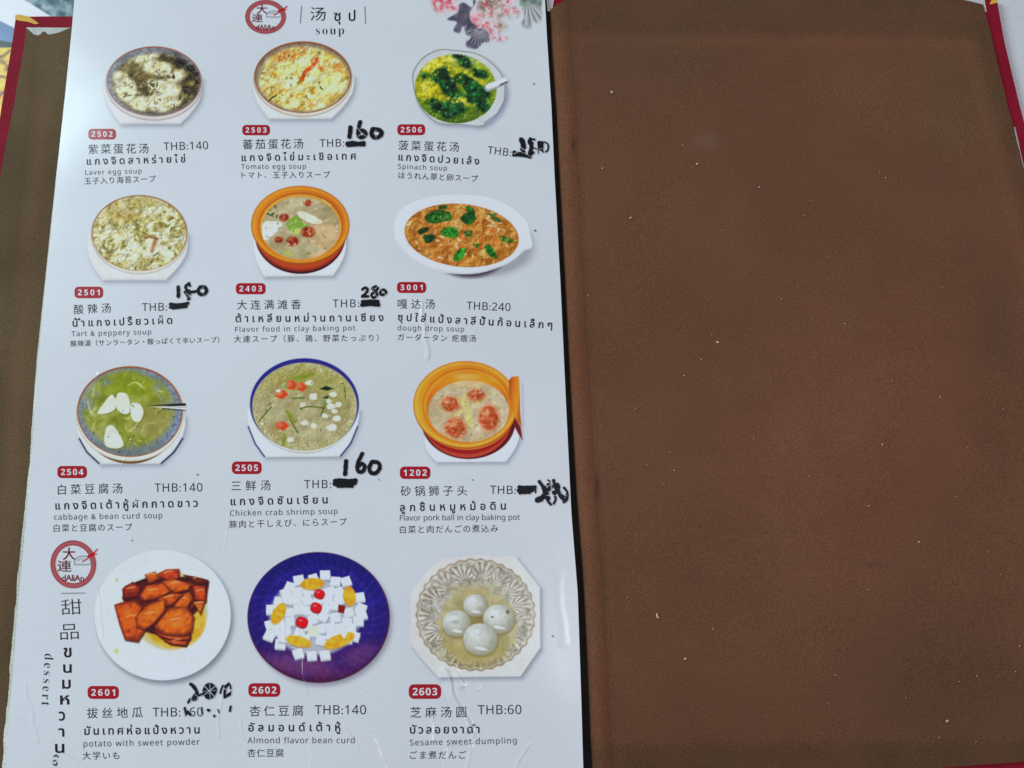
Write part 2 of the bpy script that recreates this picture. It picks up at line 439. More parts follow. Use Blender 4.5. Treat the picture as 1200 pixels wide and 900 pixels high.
# right endpaper with the hinge lip, groove and the outline of the turned-in cloth beneath
HINGE = [(-60, 640), (0, 643.5), (44, 645.5), (122, 651), (208, 655), (333, 661), (467, 667.5), (600, 675), (695, 682.5), (814, 688.5), (900, 692), (960, 695)]
def right_endpaper():
    nu, nv = 240, 260
    v = np.linspace(0, 1, nu)[:, None]
    u = (np.linspace(0, 1, nv) ** 1.5)[None, :]
    yy = -8 + v * 968
    l = interp(HINGE, yy); r = np.interp(yy, [-8, 14, 25, 78, 150, 194, 392, 642, 892, 960], [1152, 1157, 1160.5, 1171.5, 1188.5, 1198.5, 1248, 1311, 1374, 1391])
    r = r + .8 * (fbm1(yy, 9, 7) - .5)
    X = l * (1 - u) + r * u
    top = np.interp(X, [640, 650, 665, 700, 1100, 1121, 1135, 1152, 1200], [13, 8, -2, -5, -5, -2, 1, 5, 8])
    bot = np.interp(X, [640, 900, 1100, 1200, 1400], [925, 912, 900, 892.5, 878])
    Y = top + v * (bot - top)
    P = hit(X, Y, None, RIGHT_Z)
    d = X - l
    sg = lambda t: 1 / (1 + np.exp(-t))
    z = np.zeros_like(X)
    z += -.0030 * np.exp(-d / 1.6)                                  # lip rolling down into the gutter
    z += .00055 * np.exp(-((d - 9) / 5.5) ** 2) - .00022 * np.exp(-((d - 20) / 3.5) ** 2)
    z += .00020 * np.exp(-((d - 27) / 3.0) ** 2)
    inx = sg((1130 + (Y * .262) - X) / 3.2)                        # inside of the turn-in outline
    iny = sg((Y - (36 + (X - 660) * .012)) / 2.2) * sg(((872 - (X - 700) * .012) - Y) / 2.6)
    z += -.00038 * inx * iny * sg((d - 22) / 3) * 1.6
    z += .00025 * (fbm1(X + Y * .3, 5, 60) - .5) + .00025 * (fbm1(Y - X * .2, 6, 80) - .5)
    P[..., 2] += z
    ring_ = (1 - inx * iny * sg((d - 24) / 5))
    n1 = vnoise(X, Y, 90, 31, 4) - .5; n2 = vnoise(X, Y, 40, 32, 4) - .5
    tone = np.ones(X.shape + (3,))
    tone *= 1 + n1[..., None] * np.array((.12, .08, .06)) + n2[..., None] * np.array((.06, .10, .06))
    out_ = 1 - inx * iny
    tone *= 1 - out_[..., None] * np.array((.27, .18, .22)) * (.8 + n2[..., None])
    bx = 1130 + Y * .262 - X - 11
    tone *= 1 + (np.exp(-(bx / 7) ** 2) * iny)[..., None] * np.array((.10, .08, .03))  # highlight along the embossed outline's right side, painted into the tone
    tone *= 1 + (np.exp(-((Y - 46 - (X - 660) * .012) / 6) ** 2) * inx * sg((d - 24) / 3))[..., None] * np.array((.10, .08, .04))  # same painted highlight along the outline's top edge
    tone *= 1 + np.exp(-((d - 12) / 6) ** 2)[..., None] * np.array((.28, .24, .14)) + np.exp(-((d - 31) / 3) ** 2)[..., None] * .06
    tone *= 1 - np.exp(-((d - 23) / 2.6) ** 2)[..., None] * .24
    def blotch(x, y, rx, ry, k):
        g = np.exp(-((X - x) / rx) ** 2 - ((Y - y) / ry) ** 2)[..., None]
        return 1 + g * np.array(k)
    tone *= blotch(828, 165, 16, 8, (.12, .32, .65)) * blotch(1022, 662, 16, 3.5, (-.22, -.18, 0)) * blotch(700, 572, 2.4, 16, (-.45, -.45, -.4)) * blotch(672, 170, 2.4, 8, (-.5, -.45, -.4))
    tone *= 1 - (np.clip((Y - 560) / 380, 0, 1) ** 1.3)[..., None] * np.array((.13, .15, .16))   # light falling off toward the bottom, painted into the tone
    tone *= blotch(1170, 380, 26, 60, (-.2, -.1, -.1)) * blotch(1120, 110, 60, 90, (-.10, .02, -.1)) * blotch(1110, 800, 120, 90, (-.22, -.12, -.12)) * blotch(1030, 520, 120, 130, (.10, .06, .06)) * blotch(760, 60, 80, 40, (-.14, -.02, 0))
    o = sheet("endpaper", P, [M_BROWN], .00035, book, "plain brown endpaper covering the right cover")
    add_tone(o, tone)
    return o
right_endpaper()

# black strip added between page and hinge for the shade in the gutter
ys = np.linspace(-4, 950, 40)
G = np.stack([interp(PAGE_R, ys) - 40, interp(HINGE, ys) + 6], 1)
sheet("gutter_shade_strip", hit(G, np.repeat(ys[:, None], 2, 1), None, COVER_Z + .0002), [M_GUTTER], .0002, book, "black strip standing in for the shade in the gutter")

# ------------------------------------------------------------------ numpy print canvas
class Canvas:
    def __init__(s, x0, y0, x1, y1, res=1.6):
        nx = int((x1 - x0) * res) + 1; ny = int((y1 - y0) * res) + 1
        s.Y, s.X = np.meshgrid(np.linspace(y0, y1, ny), np.linspace(x0, x1, nx), indexing='ij')
        s.base = page_seen(s.X, s.Y); s.rgb = s.base.copy(); s.A = np.zeros_like(s.X); s.res = res
    def paint(s, m, c, a=1.0):
        m = np.clip(m * a, 0, 1); c = np.asarray(c, float)
        s.rgb = s.rgb * (1 - m[..., None]) + c * m[..., None]; s.A = np.maximum(s.A, m)
    def ell(s, cx, cy, rx, ry, rot=0, soft=1.0, pw=2):
        a = math.radians(rot); dx, dy = s.X - cx, s.Y - cy
        u = dx * math.cos(a) + dy * math.sin(a); v = -dx * math.sin(a) + dy * math.cos(a)
        r = (np.abs(u / rx) ** pw + np.abs(v / ry) ** pw) ** (1 / pw)
        return np.clip(.5 - (r - 1) * min(rx, ry) / soft, 0, 1)
    def ring(s, cx, cy, rx, ry, w, rot=0, soft=1.0):
        return s.ell(cx, cy, rx, ry, rot, soft) * (1 - s.ell(cx, cy, rx - w, ry - w, rot, soft))
    def dist(s, pts, closed):
        P = list(pts) + ([pts[0]] if closed else [])
        D = np.full(s.X.shape, 1e9)
        for (ax, ay), (bx, by) in zip(P[:-1], P[1:]):
            dx, dy = bx - ax, by - ay; l = dx * dx + dy * dy + 1e-9
            t = np.clip(((s.X - ax) * dx + (s.Y - ay) * dy) / l, 0, 1)
            D = np.minimum(D, np.hypot(s.X - ax - t * dx, s.Y - ay - t * dy))
        return D
    def poly(s, pts, soft=1.0):
        D = s.dist(pts, True); ins = np.zeros(s.X.shape, bool); n = len(pts)
        for i in range(n):
            (ax, ay), (bx, by) = pts[i], pts[(i + 1) % n]
            if ay == by: continue
            c = ((ay > s.Y) != (by > s.Y)) & (s.X < (bx - ax) * (s.Y - ay) / (by - ay) + ax)
            ins ^= c
        return np.clip(.5 + np.where(ins, D, -D) / soft, 0, 1)
    def spoly(s, pts, soft=1.0):
        n = len(pts); q = smooth_pts(list(pts[-2:]) + list(pts) + list(pts[:2]), 4)
        return s.poly(q[8:8 + 4 * n], soft)
    def line(s, pts, w, soft=1.0):
        return np.clip(.5 - (s.dist(pts, False) - w / 2) / soft, 0, 1)
    def curve(s, pts, w, soft=1.0):
        return s.line(smooth_pts(pts), w, soft)
    def noise(s, scale, seed, octs=3, sy=1):
        return vnoise(s.X, s.Y * sy, scale, seed, octs)
    def ramp(s, n, stops):
        t = [a for a, _ in stops]; C = np.array([c for _, c in stops], float)
        return np.stack([np.interp(n, t, C[:, k]) for k in range(3)], -1)
    def relief(s, m, scale, k, seed=1, spec=0.0, octs=4, stretch=1):
        n = vnoise(s.X, s.Y * stretch, scale, seed, octs)
        g = (n - np.roll(np.roll(n, 1, 0), 1, 1)) * s.res * scale
        g[0] = 0; g[:, 0] = 0
        m = np.clip(m, 0, 1); g = g * .30
        s.rgb = s.rgb * (1 - np.clip(g * k, -.5, .6)[..., None] * m[..., None])
        if spec:
            h = np.clip((-g * k - .13) * 8, 0, 1) * m * spec * .8
            s.rgb = s.rgb * (1 - h[..., None]) + np.array((248, 248, 244.)) * h[..., None]
    def build(s, name, parent, dz=.00004, hfun=page_h, label=None, mat=None, cut=.015, z0=0, grain=5.0, whole=False, kind=None):
        r = np.random.RandomState(5)
        col = s.rgb + (r.rand(*s.X.shape, 1) - .5) * grain * np.clip(s.A, 0, 1)[..., None]
        lin = np.clip(s2l(np.clip(col, 0, 255)) / s2l(s.base) * PAPER - .020 * s.A[..., None], .003, .93)
        ny, nx = s.X.shape
        P = hit(s.X, s.Y, hfun, z0); P[..., 2] += dz
        F = grid_faces(ny, nx)
        if not whole:
            A = s.A.reshape(-1); F = F[A[F].max(1) > cut]
        F = F[:, ::-1]
        used, inv = np.unique(F, return_inverse=True); F = inv.reshape(-1, 4)
        V = P.reshape(-1, 3)[used]; C = lin.reshape(-1, 3)[used]
        # keep the upward side up
        a, b_, c_ = V[F[0, 0]], V[F[0, 1]], V[F[0, 2]]
        if np.cross(b_ - a, c_ - a)[2] < 0: F = F[:, ::-1]
        me = bpy.data.meshes.new(name)
        me.vertices.add(len(V)); me.vertices.foreach_set('co', V.astype(np.float32).ravel())
        me.loops.add(F.size); me.loops.foreach_set('vertex_index', F.astype(np.int32).ravel())
        me.polygons.add(len(F)); me.polygons.foreach_set('loop_start', np.arange(0, F.size, 4, dtype=np.int32))
        me.polygons.foreach_set('use_smooth', np.ones(len(F), bool))
        at = me.color_attributes.new('ink', 'FLOAT_COLOR', 'POINT')
        at.data.foreach_set('color', np.concatenate([C, np.ones((len(C), 1))], 1).astype(np.float32).ravel())
        me.materials.append(mat or M_PRINT); me.update(calc_edges=True); me.validate()
        return link(name, me, parent, label, kind)

def smooth_pts(pts, n=6):
    P = [np.array(p, float) for p in pts]
    P = [2 * P[0] - P[1]] + P + [2 * P[-1] - P[-2]]
    out = []
    for i in range(1, len(P) - 2):
        for k in range(n):
            t = k / n
            out.append(.5 * ((2 * P[i]) + (-P[i - 1] + P[i + 1]) * t + (2 * P[i - 1] - 5 * P[i] + 4 * P[i + 1] - P[i + 2]) * t * t + (-P[i - 1] + 3 * P[i] - 3 * P[i + 1] + P[i + 2]) * t ** 3))
    out.append(P[-2])
    return [tuple(p) for p in out]

def crop(ox, oy, s, pts):
    return [(ox + x / s, oy + y / s) for x, y in pts]

def scatter(c, m, n, box, size, colors, seed, soft=.9, elong=(1, 2.2), a=1.0):
    r = random.Random(seed)
    k = 0; tries = 0
    ny, nx = c.X.shape
    while k < n and tries < n * 6:
        tries += 1
        x = r.uniform(box[0], box[2]); y = r.uniform(box[1], box[3])
        ix = int((x - c.X[0, 0]) * c.res); iy = int((y - c.Y[0, 0]) * c.res)
        if not (0 <= ix < nx and 0 <= iy < ny) or m[iy, ix] < .5: continue
        k += 1
        w = r.uniform(*size); e = r.uniform(*elong)
        R = int((w * e + 2) * c.res) + 2
        ys, xs = slice(max(0, iy - R), iy + R), slice(max(0, ix - R), ix + R)
        X, Y = c.X[ys, xs] - x, c.Y[ys, xs] - y
        t = r.uniform(0, math.pi); u = X * math.cos(t) + Y * math.sin(t); v = -X * math.sin(t) + Y * math.cos(t)
        ang = np.arctan2(v, u); wob = 1 + .22 * np.sin(ang * 3 + r.uniform(0, 6)) + .12 * np.sin(ang * 5 + r.uniform(0, 6))
        rr = np.sqrt((u / (w * e)) ** 2 + (v / w) ** 2) / wob
        mk = np.clip(.5 - (rr - 1) * w / soft, 0, 1) * a * np.clip(m[ys, xs], 0, 1)
        col = np.array(r.choice(colors), float) * r.uniform(.93, 1.06)
        c.rgb[ys, xs] = c.rgb[ys, xs] * (1 - mk[..., None]) + np.clip(col, 0, 255) * mk[..., None]

def plate(c, pts, col=(216, 220, 224), edge=(165, 168, 176)):
    sh = [(x + 2.2, y + 2.6) for x, y in pts]
    c.paint(c.poly(sh, 7), (128, 134, 150), .75)
    m = c.poly(pts, 1.2)
    c.paint(m, col)
    c.paint(m * (1 - c.poly([(x + (180 if False else 0), y - 2) for x, y in pts], 3)), edge, .35)
    return m

def crescent(l, bl, br, r, cy):
    """outline of a dish standing behind a flat cut: left end, cut ends, right end, with an arched far side"""
    mid = ((l[0] + r[0]) / 2)
    w = (r[0] - l[0]) / 2
    arc = [(mid + w * math.cos(a), cy - 8 - (8) * math.sin(a)) for a in np.linspace(0, math.pi, 9)]
    lc = [(l[0] + (bl[0] - l[0]) * t ** 1.7, l[1] + (bl[1] - l[1]) * t) for t in (0, .25, .5, .75, 1)]
    rc = [(r[0] + (br[0] - r[0]) * t ** 1.7, r[1] + (br[1] - r[1]) * t) for t in (1, .75, .5, .25, 0)]
    return lc + rc + arc

def handprint(c):  # gentle overall variation so no print is flat
    n = c.noise(9, 77, 3)
    c.rgb = c.rgb * (1 + (n[..., None] - .5) * .06 * c.A[..., None])

# ---- laver egg soup
c = Canvas(115, 46, 246, 154)
plate(c, crescent((122, 108), (141, 145.5), (211, 145.5), (236.5, 108), 100))
c.paint(c.ell(180.5, 98, 57, 43.5), (208, 205, 206))
c.paint(c.ring(180.5, 98, 57, 43.5, 1.2), (150, 120, 115), .6)
c.paint(c.ell(180.5, 95.4, 55.5, 41), (150, 92, 78))
m = c.ell(180.5, 95.8, 54.3, 39.8)
c.paint(m, c.ramp(c.noise(3, 1), [(.2, (98, 103, 112)), (.8, (150, 155, 165))]))
s = c.ell(182, 98, 50, 35.5, soft=5) * m
c.paint(s, c.ramp(c.noise(7, 3), [(.3, (66, 58, 30)), (.6, (112, 98, 52)), (.8, (140, 126, 78))]))
dk = np.clip((c.noise(8, 9, 3) - .42) * 7, 0, 1) * c.ell(210, 92, 26, 30, soft=14) * m
c.paint(dk, c.ramp(c.noise(2, 4), [(.3, (32, 30, 28)), (.7, (86, 80, 66))]))
for (x, y, rx, ry, rot) in ((170, 66, 18, 7, -18), (185, 80, 20, 9, 10), (146, 98, 18, 9, 40), (152, 112, 22, 9, 25), (163, 122, 12, 9, 30), (186, 100, 17, 7, 0), (192, 118, 21, 13, -12), (205, 90, 13, 7, -20), (198, 106, 14, 9, 0), (136, 88, 8, 5, 0)):
    b = c.ell(x, y, rx, ry, rot, soft=5) * np.clip((c.noise(7, 21 + int(x), 3) - .27) * 7, 0, 1) * s
    c.paint(np.roll(b, (2, 1), (0, 1)) * s, (64, 58, 34), .7)
    c.paint(b, c.ramp(c.noise(4.5, 31 + int(y), 3), [(.2, (198, 186, 130)), (.4, (228, 220, 172)), (.65, (240, 236, 206))]))
scatter(c, s, 26, (135, 62, 228, 132), (.6, 1.2), [(226, 220, 186), (70, 62, 40)], 4, a=.7); c.relief(s, 9, .6, 3, .25, octs=3)
scatter(c, s, 12, (165, 95, 185, 115), (.7, 1.8), [(70, 68, 48), (96, 92, 60)], 5)
handprint(c); c.build("dish_picture", page, label="printed picture of laver egg soup in a grey speckled bowl")

# ---- tomato egg soup
c = Canvas(288, 40, 424, 148)
plate(c, crescent((296, 104), (315, 139.5), (388, 139.5), (415, 100), 98), (222, 225, 226))
c.paint(c.ell(355, 93, 58, 44), (216, 210, 200)); c.paint(c.ring(355, 93, 58, 44, 1), (150, 130, 112), .7)
c.paint(c.ell(355, 90.5, 57, 42), (142, 84, 52))
m = c.ell(355, 91.2, 55.5, 40.5)
c.paint(m, c.ramp(c.noise(3, 1), [(.2, (120, 102, 84)), (.8, (160, 146, 128))]))
s = c.ell(356, 92.5, 52, 37.5, soft=4) * m
c.paint(s, c.ramp(c.noise(8, 13, 4), [(.25, (176, 124, 40)), (.4, (214, 184, 84)), (.52, (234, 222, 142)), (.75, (244, 240, 196))]))
for (x, y, rx, ry, rot, col) in ((335, 66, 13, 7, -10, (204, 112, 30)), (352, 60, 9, 5, 0, (190, 110, 30)), (375, 74, 12, 6, 30, (206, 106, 34)), (398, 80, 8, 5, 40, (205, 120, 46)), (337, 110, 7, 5, 20, (210, 140, 48)), (362, 121, 10, 5, 0, (206, 150, 60)), (385, 116, 9, 5, -20, (200, 156, 70)), (308, 85, 8, 10, 0, (150, 132, 84))):
    c.paint(c.ell(x, y, rx, ry, rot, soft=4) * s * np.clip((c.noise(4, int(x)) - .25) * 5, 0, 1), col, .85)
n = np.clip((c.noise(4.5, 41, 4) - .45) * 9, 0, 1)
c.paint(n * s * c.ell(350, 97, 48, 32, soft=20), c.ramp(c.noise(2.4, 42), [(.3, (232, 216, 132)), (.7, (248, 244, 200))]), .85)
c.paint(c.curve([(371, 70), (366, 78), (358, 84), (354, 94)], 4.5, 1.5), (214, 74, 30), .9)
c.paint(c.curve([(366, 79), (358, 86)], 1.5), (240, 130, 80), .8)
scatter(c, s, 40, (306, 54, 406, 130), (.7, 1.6), [(246, 240, 200), (236, 218, 140), (196, 130, 50)], 6, a=.6); c.relief(s, 9, .55, 5, .25, octs=3)
scatter(c, s, 14, (306, 54, 406, 130), (.6, 1.1), [(70, 92, 40), (96, 120, 50)], 7, elong=(1.5, 3))
c.paint(c.curve([(315, 118), (320, 114), (324, 112)], 1.8), (54, 78, 40))
handprint(c); c.build("dish_picture", page, label="printed picture of tomato egg soup in a round bowl")

# ---- spinach soup
c = Canvas(476, 50, 604, 156)
op = [(483, 92), (487, 78), (496, 67), (508, 60), (520, 57.5), (545, 60), (560, 63), (576, 73), (588, 87), (594, 104), (592, 120), (583, 135), (566, 148), (545, 147), (515, 145), (500, 135), (489, 120)]
c.paint(c.spoly([(x + 2.5, y + 2.5) for x, y in op], 6), (132, 136, 160), .75)
c.paint(c.spoly(op, 1.2), (196, 204, 208)); c.paint(c.spoly(op, 1) * (1 - c.spoly([(538 + (x - 538) * .975, 102 + (y - 102) * .97) for x, y in op], 1)), (120, 130, 128), .8)
c.paint(c.line([(592, 100), (591, 118), (583, 133), (568, 144)], 1.6, 1), (112, 118, 168), .7)
m = c.ell(534, 104, 48, 40.5, 4)
c.paint(m, c.ramp(c.Y, [(64, (168, 184, 132)), (80, (150, 168, 40)), (125, (96, 128, 24)), (143, (76, 104, 24))]))
for (x, y, rx, ry, rot) in ((510, 76, 14, 7, -25), (522, 70, 11, 6, 0), (505, 102, 17, 9, 15), (498, 108, 10, 9, 0), (518, 112, 12, 6, 20), (540, 118, 13, 6, 15), (560, 95, 10, 5, 10), (528, 85, 9, 7, 40), (545, 80, 10, 5, 50)):
    c.paint(c.ell(x, y, rx, ry, rot, soft=3.5) * m, c.ramp(c.noise(5, int(x), 2), [(.25, (150, 146, 24)), (.55, (206, 196, 50)), (.8, (230, 224, 104))]), .95)
for (x, y, rx, ry, rot) in ((516, 88, 12, 8, -30), (524, 98, 12, 9, 40), (530, 108, 13, 7, 20), (545, 74, 9, 6, 30), (562, 86, 10, 6, 20), (552, 100, 12, 8, 30), (560, 108, 15, 9, 20), (556, 114, 12, 8, 0), (532, 126, 14, 9, 10), (514, 126, 11, 6, 30), (500, 90, 7, 4, 20), (566, 124, 10, 6, 40), (540, 92, 9, 6, 0), (528, 134, 11, 5, 0), (538, 66, 9, 3.5, 10), (508, 120, 8, 4, 0)):
    b = c.ell(x, y, rx, ry, rot, soft=3.5) * m * np.clip((c.noise(5, int(x * 3 + y), 3) - .24) * 8, 0, 1)
    c.paint(b, c.ramp(c.noise(4.6, int(y), 3), [(.25, (6, 30, 22)), (.5, (14, 62, 36)), (.72, (38, 108, 54)), (.88, (110, 160, 110))]), .97)
scatter(c, m, 26, (490, 66, 578, 142), (.6, 1.2), [(170, 200, 130), (110, 166, 80), (18, 54, 26)], 9, a=.6)
c.relief(m, 7, .6, 8, .3, octs=3)
c.paint(c.line([(572, 103), (592, 95)], 9, 1.3), (150, 158, 160)); c.paint(c.line([(572.5, 101.5), (592, 94)], 6.5, 1.5), (222, 226, 228))
c.paint(c.line([(586, 99.5), (594, 96)], 1.6, 1), (60, 64, 70))
handprint(c); c.build("dish_picture", page, label="printed picture of spinach soup with a white spoon")

# ---- tart and peppery soup
c = Canvas(96, 220, 232, 338)
plate(c, crescent((102, 292), (120, 328.5), (194, 328.5), (220, 290), 282), (216, 220, 222))
c.paint(c.ell(163.5, 275.2, 57, 46.3), (214, 212, 204)); c.paint(c.ring(163.5, 275.2, 57, 46.3, 1), (150, 145, 140), .6)
c.paint(c.ell(163.5, 273, 56, 44.4), (150, 96, 50))
m = c.ell(163.5, 273.5, 54.8, 43.4)
c.paint(m, c.ramp(c.noise(8, 51, 4), [(.25, (132, 118, 48)), (.38, (172, 160, 92)), (.5, (204, 200, 150)), (.62, (218, 218, 186)), (.8, (230, 231, 212))]))
rg = np.abs(c.noise(7, 55, 3) - .5) * 2
c.paint(np.clip(1 - rg * 9, 0, 1) * m, (120, 106, 44), .6)
scatter(c, m, 130, (110, 231, 218, 316), (.8, 1.7), [(236, 236, 212), (214, 208, 150), (132, 118, 46), (160, 150, 80), (228, 226, 190), (110, 110, 46)], 10, elong=(1.5, 4), a=.85)
c.relief(m, 9, .55, 11, .3, octs=3)
c.paint(c.ell(186, 290, 22, 12, -20, soft=6) * m * np.clip((c.noise(5, 8) - .3) * 6, 0, 1), (226, 230, 214), .75)
c.paint(c.ell(140, 252, 20, 8, 0, soft=8) * m, (160, 128, 32), .5)
c.paint(c.ell(165, 236, 26, 6, 0, soft=6) * m, (150, 132, 50), .5)
c.paint(c.curve([(170, 279), (176, 277.6), (185, 280)], 2.0, 2), (120, 50, 26), .9); c.paint(c.curve([(183, 280), (181, 286), (178, 294)], 3.6, 3.4), (150, 74, 36), .75)
c.paint(c.curve([(180, 300), (186, 296)], 1.8, 1), (76, 96, 50), .8)
handprint(c); c.build("dish_picture", page, label="printed picture of tart and peppery soup full of pale egg shreds")

# ---- flavour food in clay pot
c = Canvas(286, 210, 420, 334)
plate(c, crescent((296.7, 290), (309.5, 324.3), (390, 323.3), (405.5, 290), 286), (220, 223, 228))
c.paint(c.ell(352, 276, 53, 45), (60, 18, 22)); c.paint(c.ell(352, 273.5, 53, 44.5), (150, 50, 26)); c.paint(c.ell(352, 271.2, 53, 44), (178, 70, 20))
c.paint(c.ell(352, 263.8, 57.6, 46), (150, 82, 16)); 
m = c.ell(352, 263.3, 56.8, 45)
c.paint(m, c.ramp(c.X + c.Y * .6, [(430, (226, 140, 34)), (490, (206, 118, 20)), (540, (196, 108, 18)), (590, (222, 132, 30))]))
c.paint(c.ring(352, 263.6, 56, 44.3, 3.0), (236, 160, 62), .55)
c.paint(c.ring(352.4, 264.8, 50, 39.6, 2.4), (160, 82, 12), .55)
c.paint(c.ring(352.5, 266.4, 47.6, 38.4, 2.2), (238, 190, 90), .6)
s = c.ell(352.6, 267.2, 45.8, 36.6)
c.paint(s, c.ramp(c.noise(16, 61, 3), [(.3, (162, 150, 112)), (.7, (190, 180, 146))]))
c.paint(c.ell(380, 275, 20, 16, soft=9) * s, (198, 164, 118), .7)
c.paint(c.spoly([(308, 262), (320, 259), (331, 262), (326, 270), (312, 281), (308, 277)], 1.4), (224, 226, 222))
c.paint(c.spoly([(348, 250), (356, 248), (378, 259), (371, 263), (356, 258)], 1.4), (226, 220, 196))
c.relief(s, 16, .16, 15, .2, octs=3)
c.paint(c.poly([(365, 264), (392, 265), (396, 280), (378, 284)], 3), (214, 184, 142), .7)
for p in ([(336, 263), (345, 255), (352, 258)], [(338, 266), (350, 262), (360, 265)], [(344, 268), (352, 266)], [(342, 258), (350, 262), (358, 264)], [(339, 268), (346, 273)]):
    c.paint(c.curve(p, 2.8, 1.3), (104, 170, 40), .9)
c.paint(c.ell(347, 271, 8, 3.4, -10, soft=2), (192, 206, 110), .8)
for (x, y, r_) in ((343, 283, 6.8), (361, 272, 7.6), (333, 255, 5.2), (327, 281, 4.6), (361, 238, 4.5)):
    c.paint(c.ell(x, y, r_ * 1.1, r_ * .85, 0, soft=2.4), c.ramp(c.noise(2.4, int(x)), [(.3, (112, 34, 20)), (.6, (172, 66, 36)), (.8, (206, 110, 70))]), .93)
scatter(c, s, 70, (310, 234, 396, 300), (.5, 1.3), [(214, 206, 176), (150, 138, 92), (222, 206, 170), (112, 128, 60)], 12, a=.7)
scatter(c, s, 8, (310, 240, 328, 256), (.8, 1.6), [(52, 82, 36)], 13, a=.85)
c.paint(c.ell(337, 297, 7, 2.6, 20, soft=2), (176, 190, 96), .8); c.paint(c.ell(371, 298, 8, 3, -20, soft=3), (224, 190, 150), .7)
c.paint(c.curve([(378, 234), (388, 241)], 1.2, 1.2), (255, 230, 160), .7)
handprint(c); c.build("dish_picture", page, label="printed picture of an orange clay pot with meat balls and white slices")

# ---- dough drop soup
c = Canvas(454, 220, 634, 334)
c.paint(c.ell(548, 281, 78, 42, 9, soft=7), (138, 140, 152), .75)
c.paint(c.ell(549, 288, 48, 37.5, 4, soft=5), (64, 58, 68), .9)
for r_ in (0,):
    op = [(462, 268), (464, 254), (473, 243), (490, 235), (515, 229.5), (545, 228.5), (570, 231), (592, 239), (608, 250), (618, 262), (621, 275), (623.5, 285), (622, 291), (614, 294), (604, 303), (588, 312), (562, 320), (535, 321), (510, 317), (490, 308), (475, 297), (464, 283)]
    c.paint(c.poly(smooth_pts(op + [op[0]], 3)[:-1], 1.2), (224, 228, 234))
    c.paint(c.poly(op, 1) * (1 - c.poly([(x, y - 2) for x, y in op], 2.5)), (176, 178, 192), .6)
c.paint(c.ring(541.5, 275, 72, 41, 3.5, 6, soft=3), (206, 208, 216), .6)
m = c.ell(541, 275.8, 67, 36.8, 6)
c.paint(m, c.ramp(c.noise(9, 71, 4), [(.3, (160, 96, 36)), (.55, (192, 128, 56)), (.8, (212, 156, 84))]))
c.paint(c.ring(541, 275.8, 67, 36.8, 1.4, 6), (150, 92, 40), .5)
scatter(c, m, 200, (472, 238, 610, 314), (.6, 1.4), [(222, 184, 124), (206, 152, 84), (232, 204, 156), (172, 106, 40), (200, 120, 50), (150, 92, 34)], 14, elong=(1.2, 3.5), a=.85)
scatter(c, m, 12, (500, 270, 580, 312), (1.2, 2.6), [(210, 96, 40)], 15, soft=2.5, a=.6)
for pts, col in (([(498, 254), (512, 246), (526, 250), (518, 260), (503, 261)], (36, 92, 30)), ([(512, 254), (526, 248), (530, 257), (520, 259)], (60, 110, 40)), ([(540, 254), (552, 248), (558, 256), (550, 263), (542, 260)], (36, 94, 26)), ([(546, 242), (554, 244), (557, 252), (549, 250)], (44, 96, 40)), ([(517, 270), (528, 266), (537, 270), (535, 278), (521, 277)], (44, 134, 34)), ([(544, 272), (553, 270), (552, 277), (545, 277)], (70, 100, 34)), ([(496, 276), (508, 275), (510, 280), (500, 285)], (28, 72, 28)), ([(490, 270), (500, 266), (502, 270), (493, 275)], (30, 62, 28)), ([(531, 303), (538, 292), (546, 292), (541, 304), (534, 306)], (52, 146, 40)), ([(568, 290), (574, 287), (582, 299), (582, 303), (573, 299)], (34, 116, 30)), ([(586, 276), (600, 280), (602, 284), (590, 284)], (86, 124, 44)), ([(578, 254), (588, 257), (586, 260), (578, 258)], (48, 86, 32)), ([(514, 242), (524, 241), (522, 245), (515, 245)], (40, 90, 30)), ([(571, 250), (580, 251), (576, 254)], (80, 120, 60)), ([(554, 286), (562, 286), (560, 291)], (70, 110, 40))):
    mk = c.spoly(pts, 2.0); c.paint(mk, np.array(col) * .72)
    cx = sum(p[0] for p in pts) / len(pts); cy = sum(p[1] for p in pts) / len(pts)
    c.paint(mk * np.clip((c.noise(2.2, int(cx)) - .42) * 6, 0, 1), np.clip(np.array(col) * 1.2 + 12, 0, 255), .7)
c.relief(m, 6, .6, 12, .3); handprint(c); c.build("dish_picture", page, label="printed picture of dough drop soup on an oval white plate")

# ---- cabbage and bean curd soup
c = Canvas(82, 420, 228, 554)
plate(c, crescent((89.5, 505), (118, 544), (188, 543.5), (217, 500), 496), (220, 222, 224))
c.paint(c.line([(93, 514), (102, 530), (116, 543)], 1.8, 1.2), (40, 50, 86)); c.paint(c.line([(189, 543), (204, 530), (214, 514)], 1.8, 1.2), (40, 50, 86))
c.paint(c.ell(152.6, 489, 57, 54.5), (110, 80, 40)); c.paint(c.ell(152.6, 485, 63.4, 55.6), (226, 222, 214)); c.paint(c.ring(152.6, 485, 63.4, 55.6, 1), (150, 140, 132), .6)
c.paint(c.ell(152.4, 482.3, 62, 53.2), (148, 86, 54)); m = c.ell(152.4, 482.8, 60.3, 51.5)
c.paint(m, c.ramp(c.noise(2.2, 3, 2), [(.2, (92, 108, 138)), (.5, (112, 130, 158)), (.8, (140, 154, 172))]))
c.paint(m * c.ell(150, 528, 50, 16, soft=12), (110, 116, 96), .55)
sp = c.ell(150, 479, 54, 45, soft=8) * np.clip(.55 + (c.noise(14, 6) - .3) * 2.5, 0, 1)
sp = np.maximum(sp, c.ell(150, 482, 44, 38, soft=9)) * m
c.paint(sp, c.ramp(c.noise(12, 81, 4), [(.25, (120, 130, 40)), (.5, (146, 154, 62)), (.75, (166, 172, 98))]))
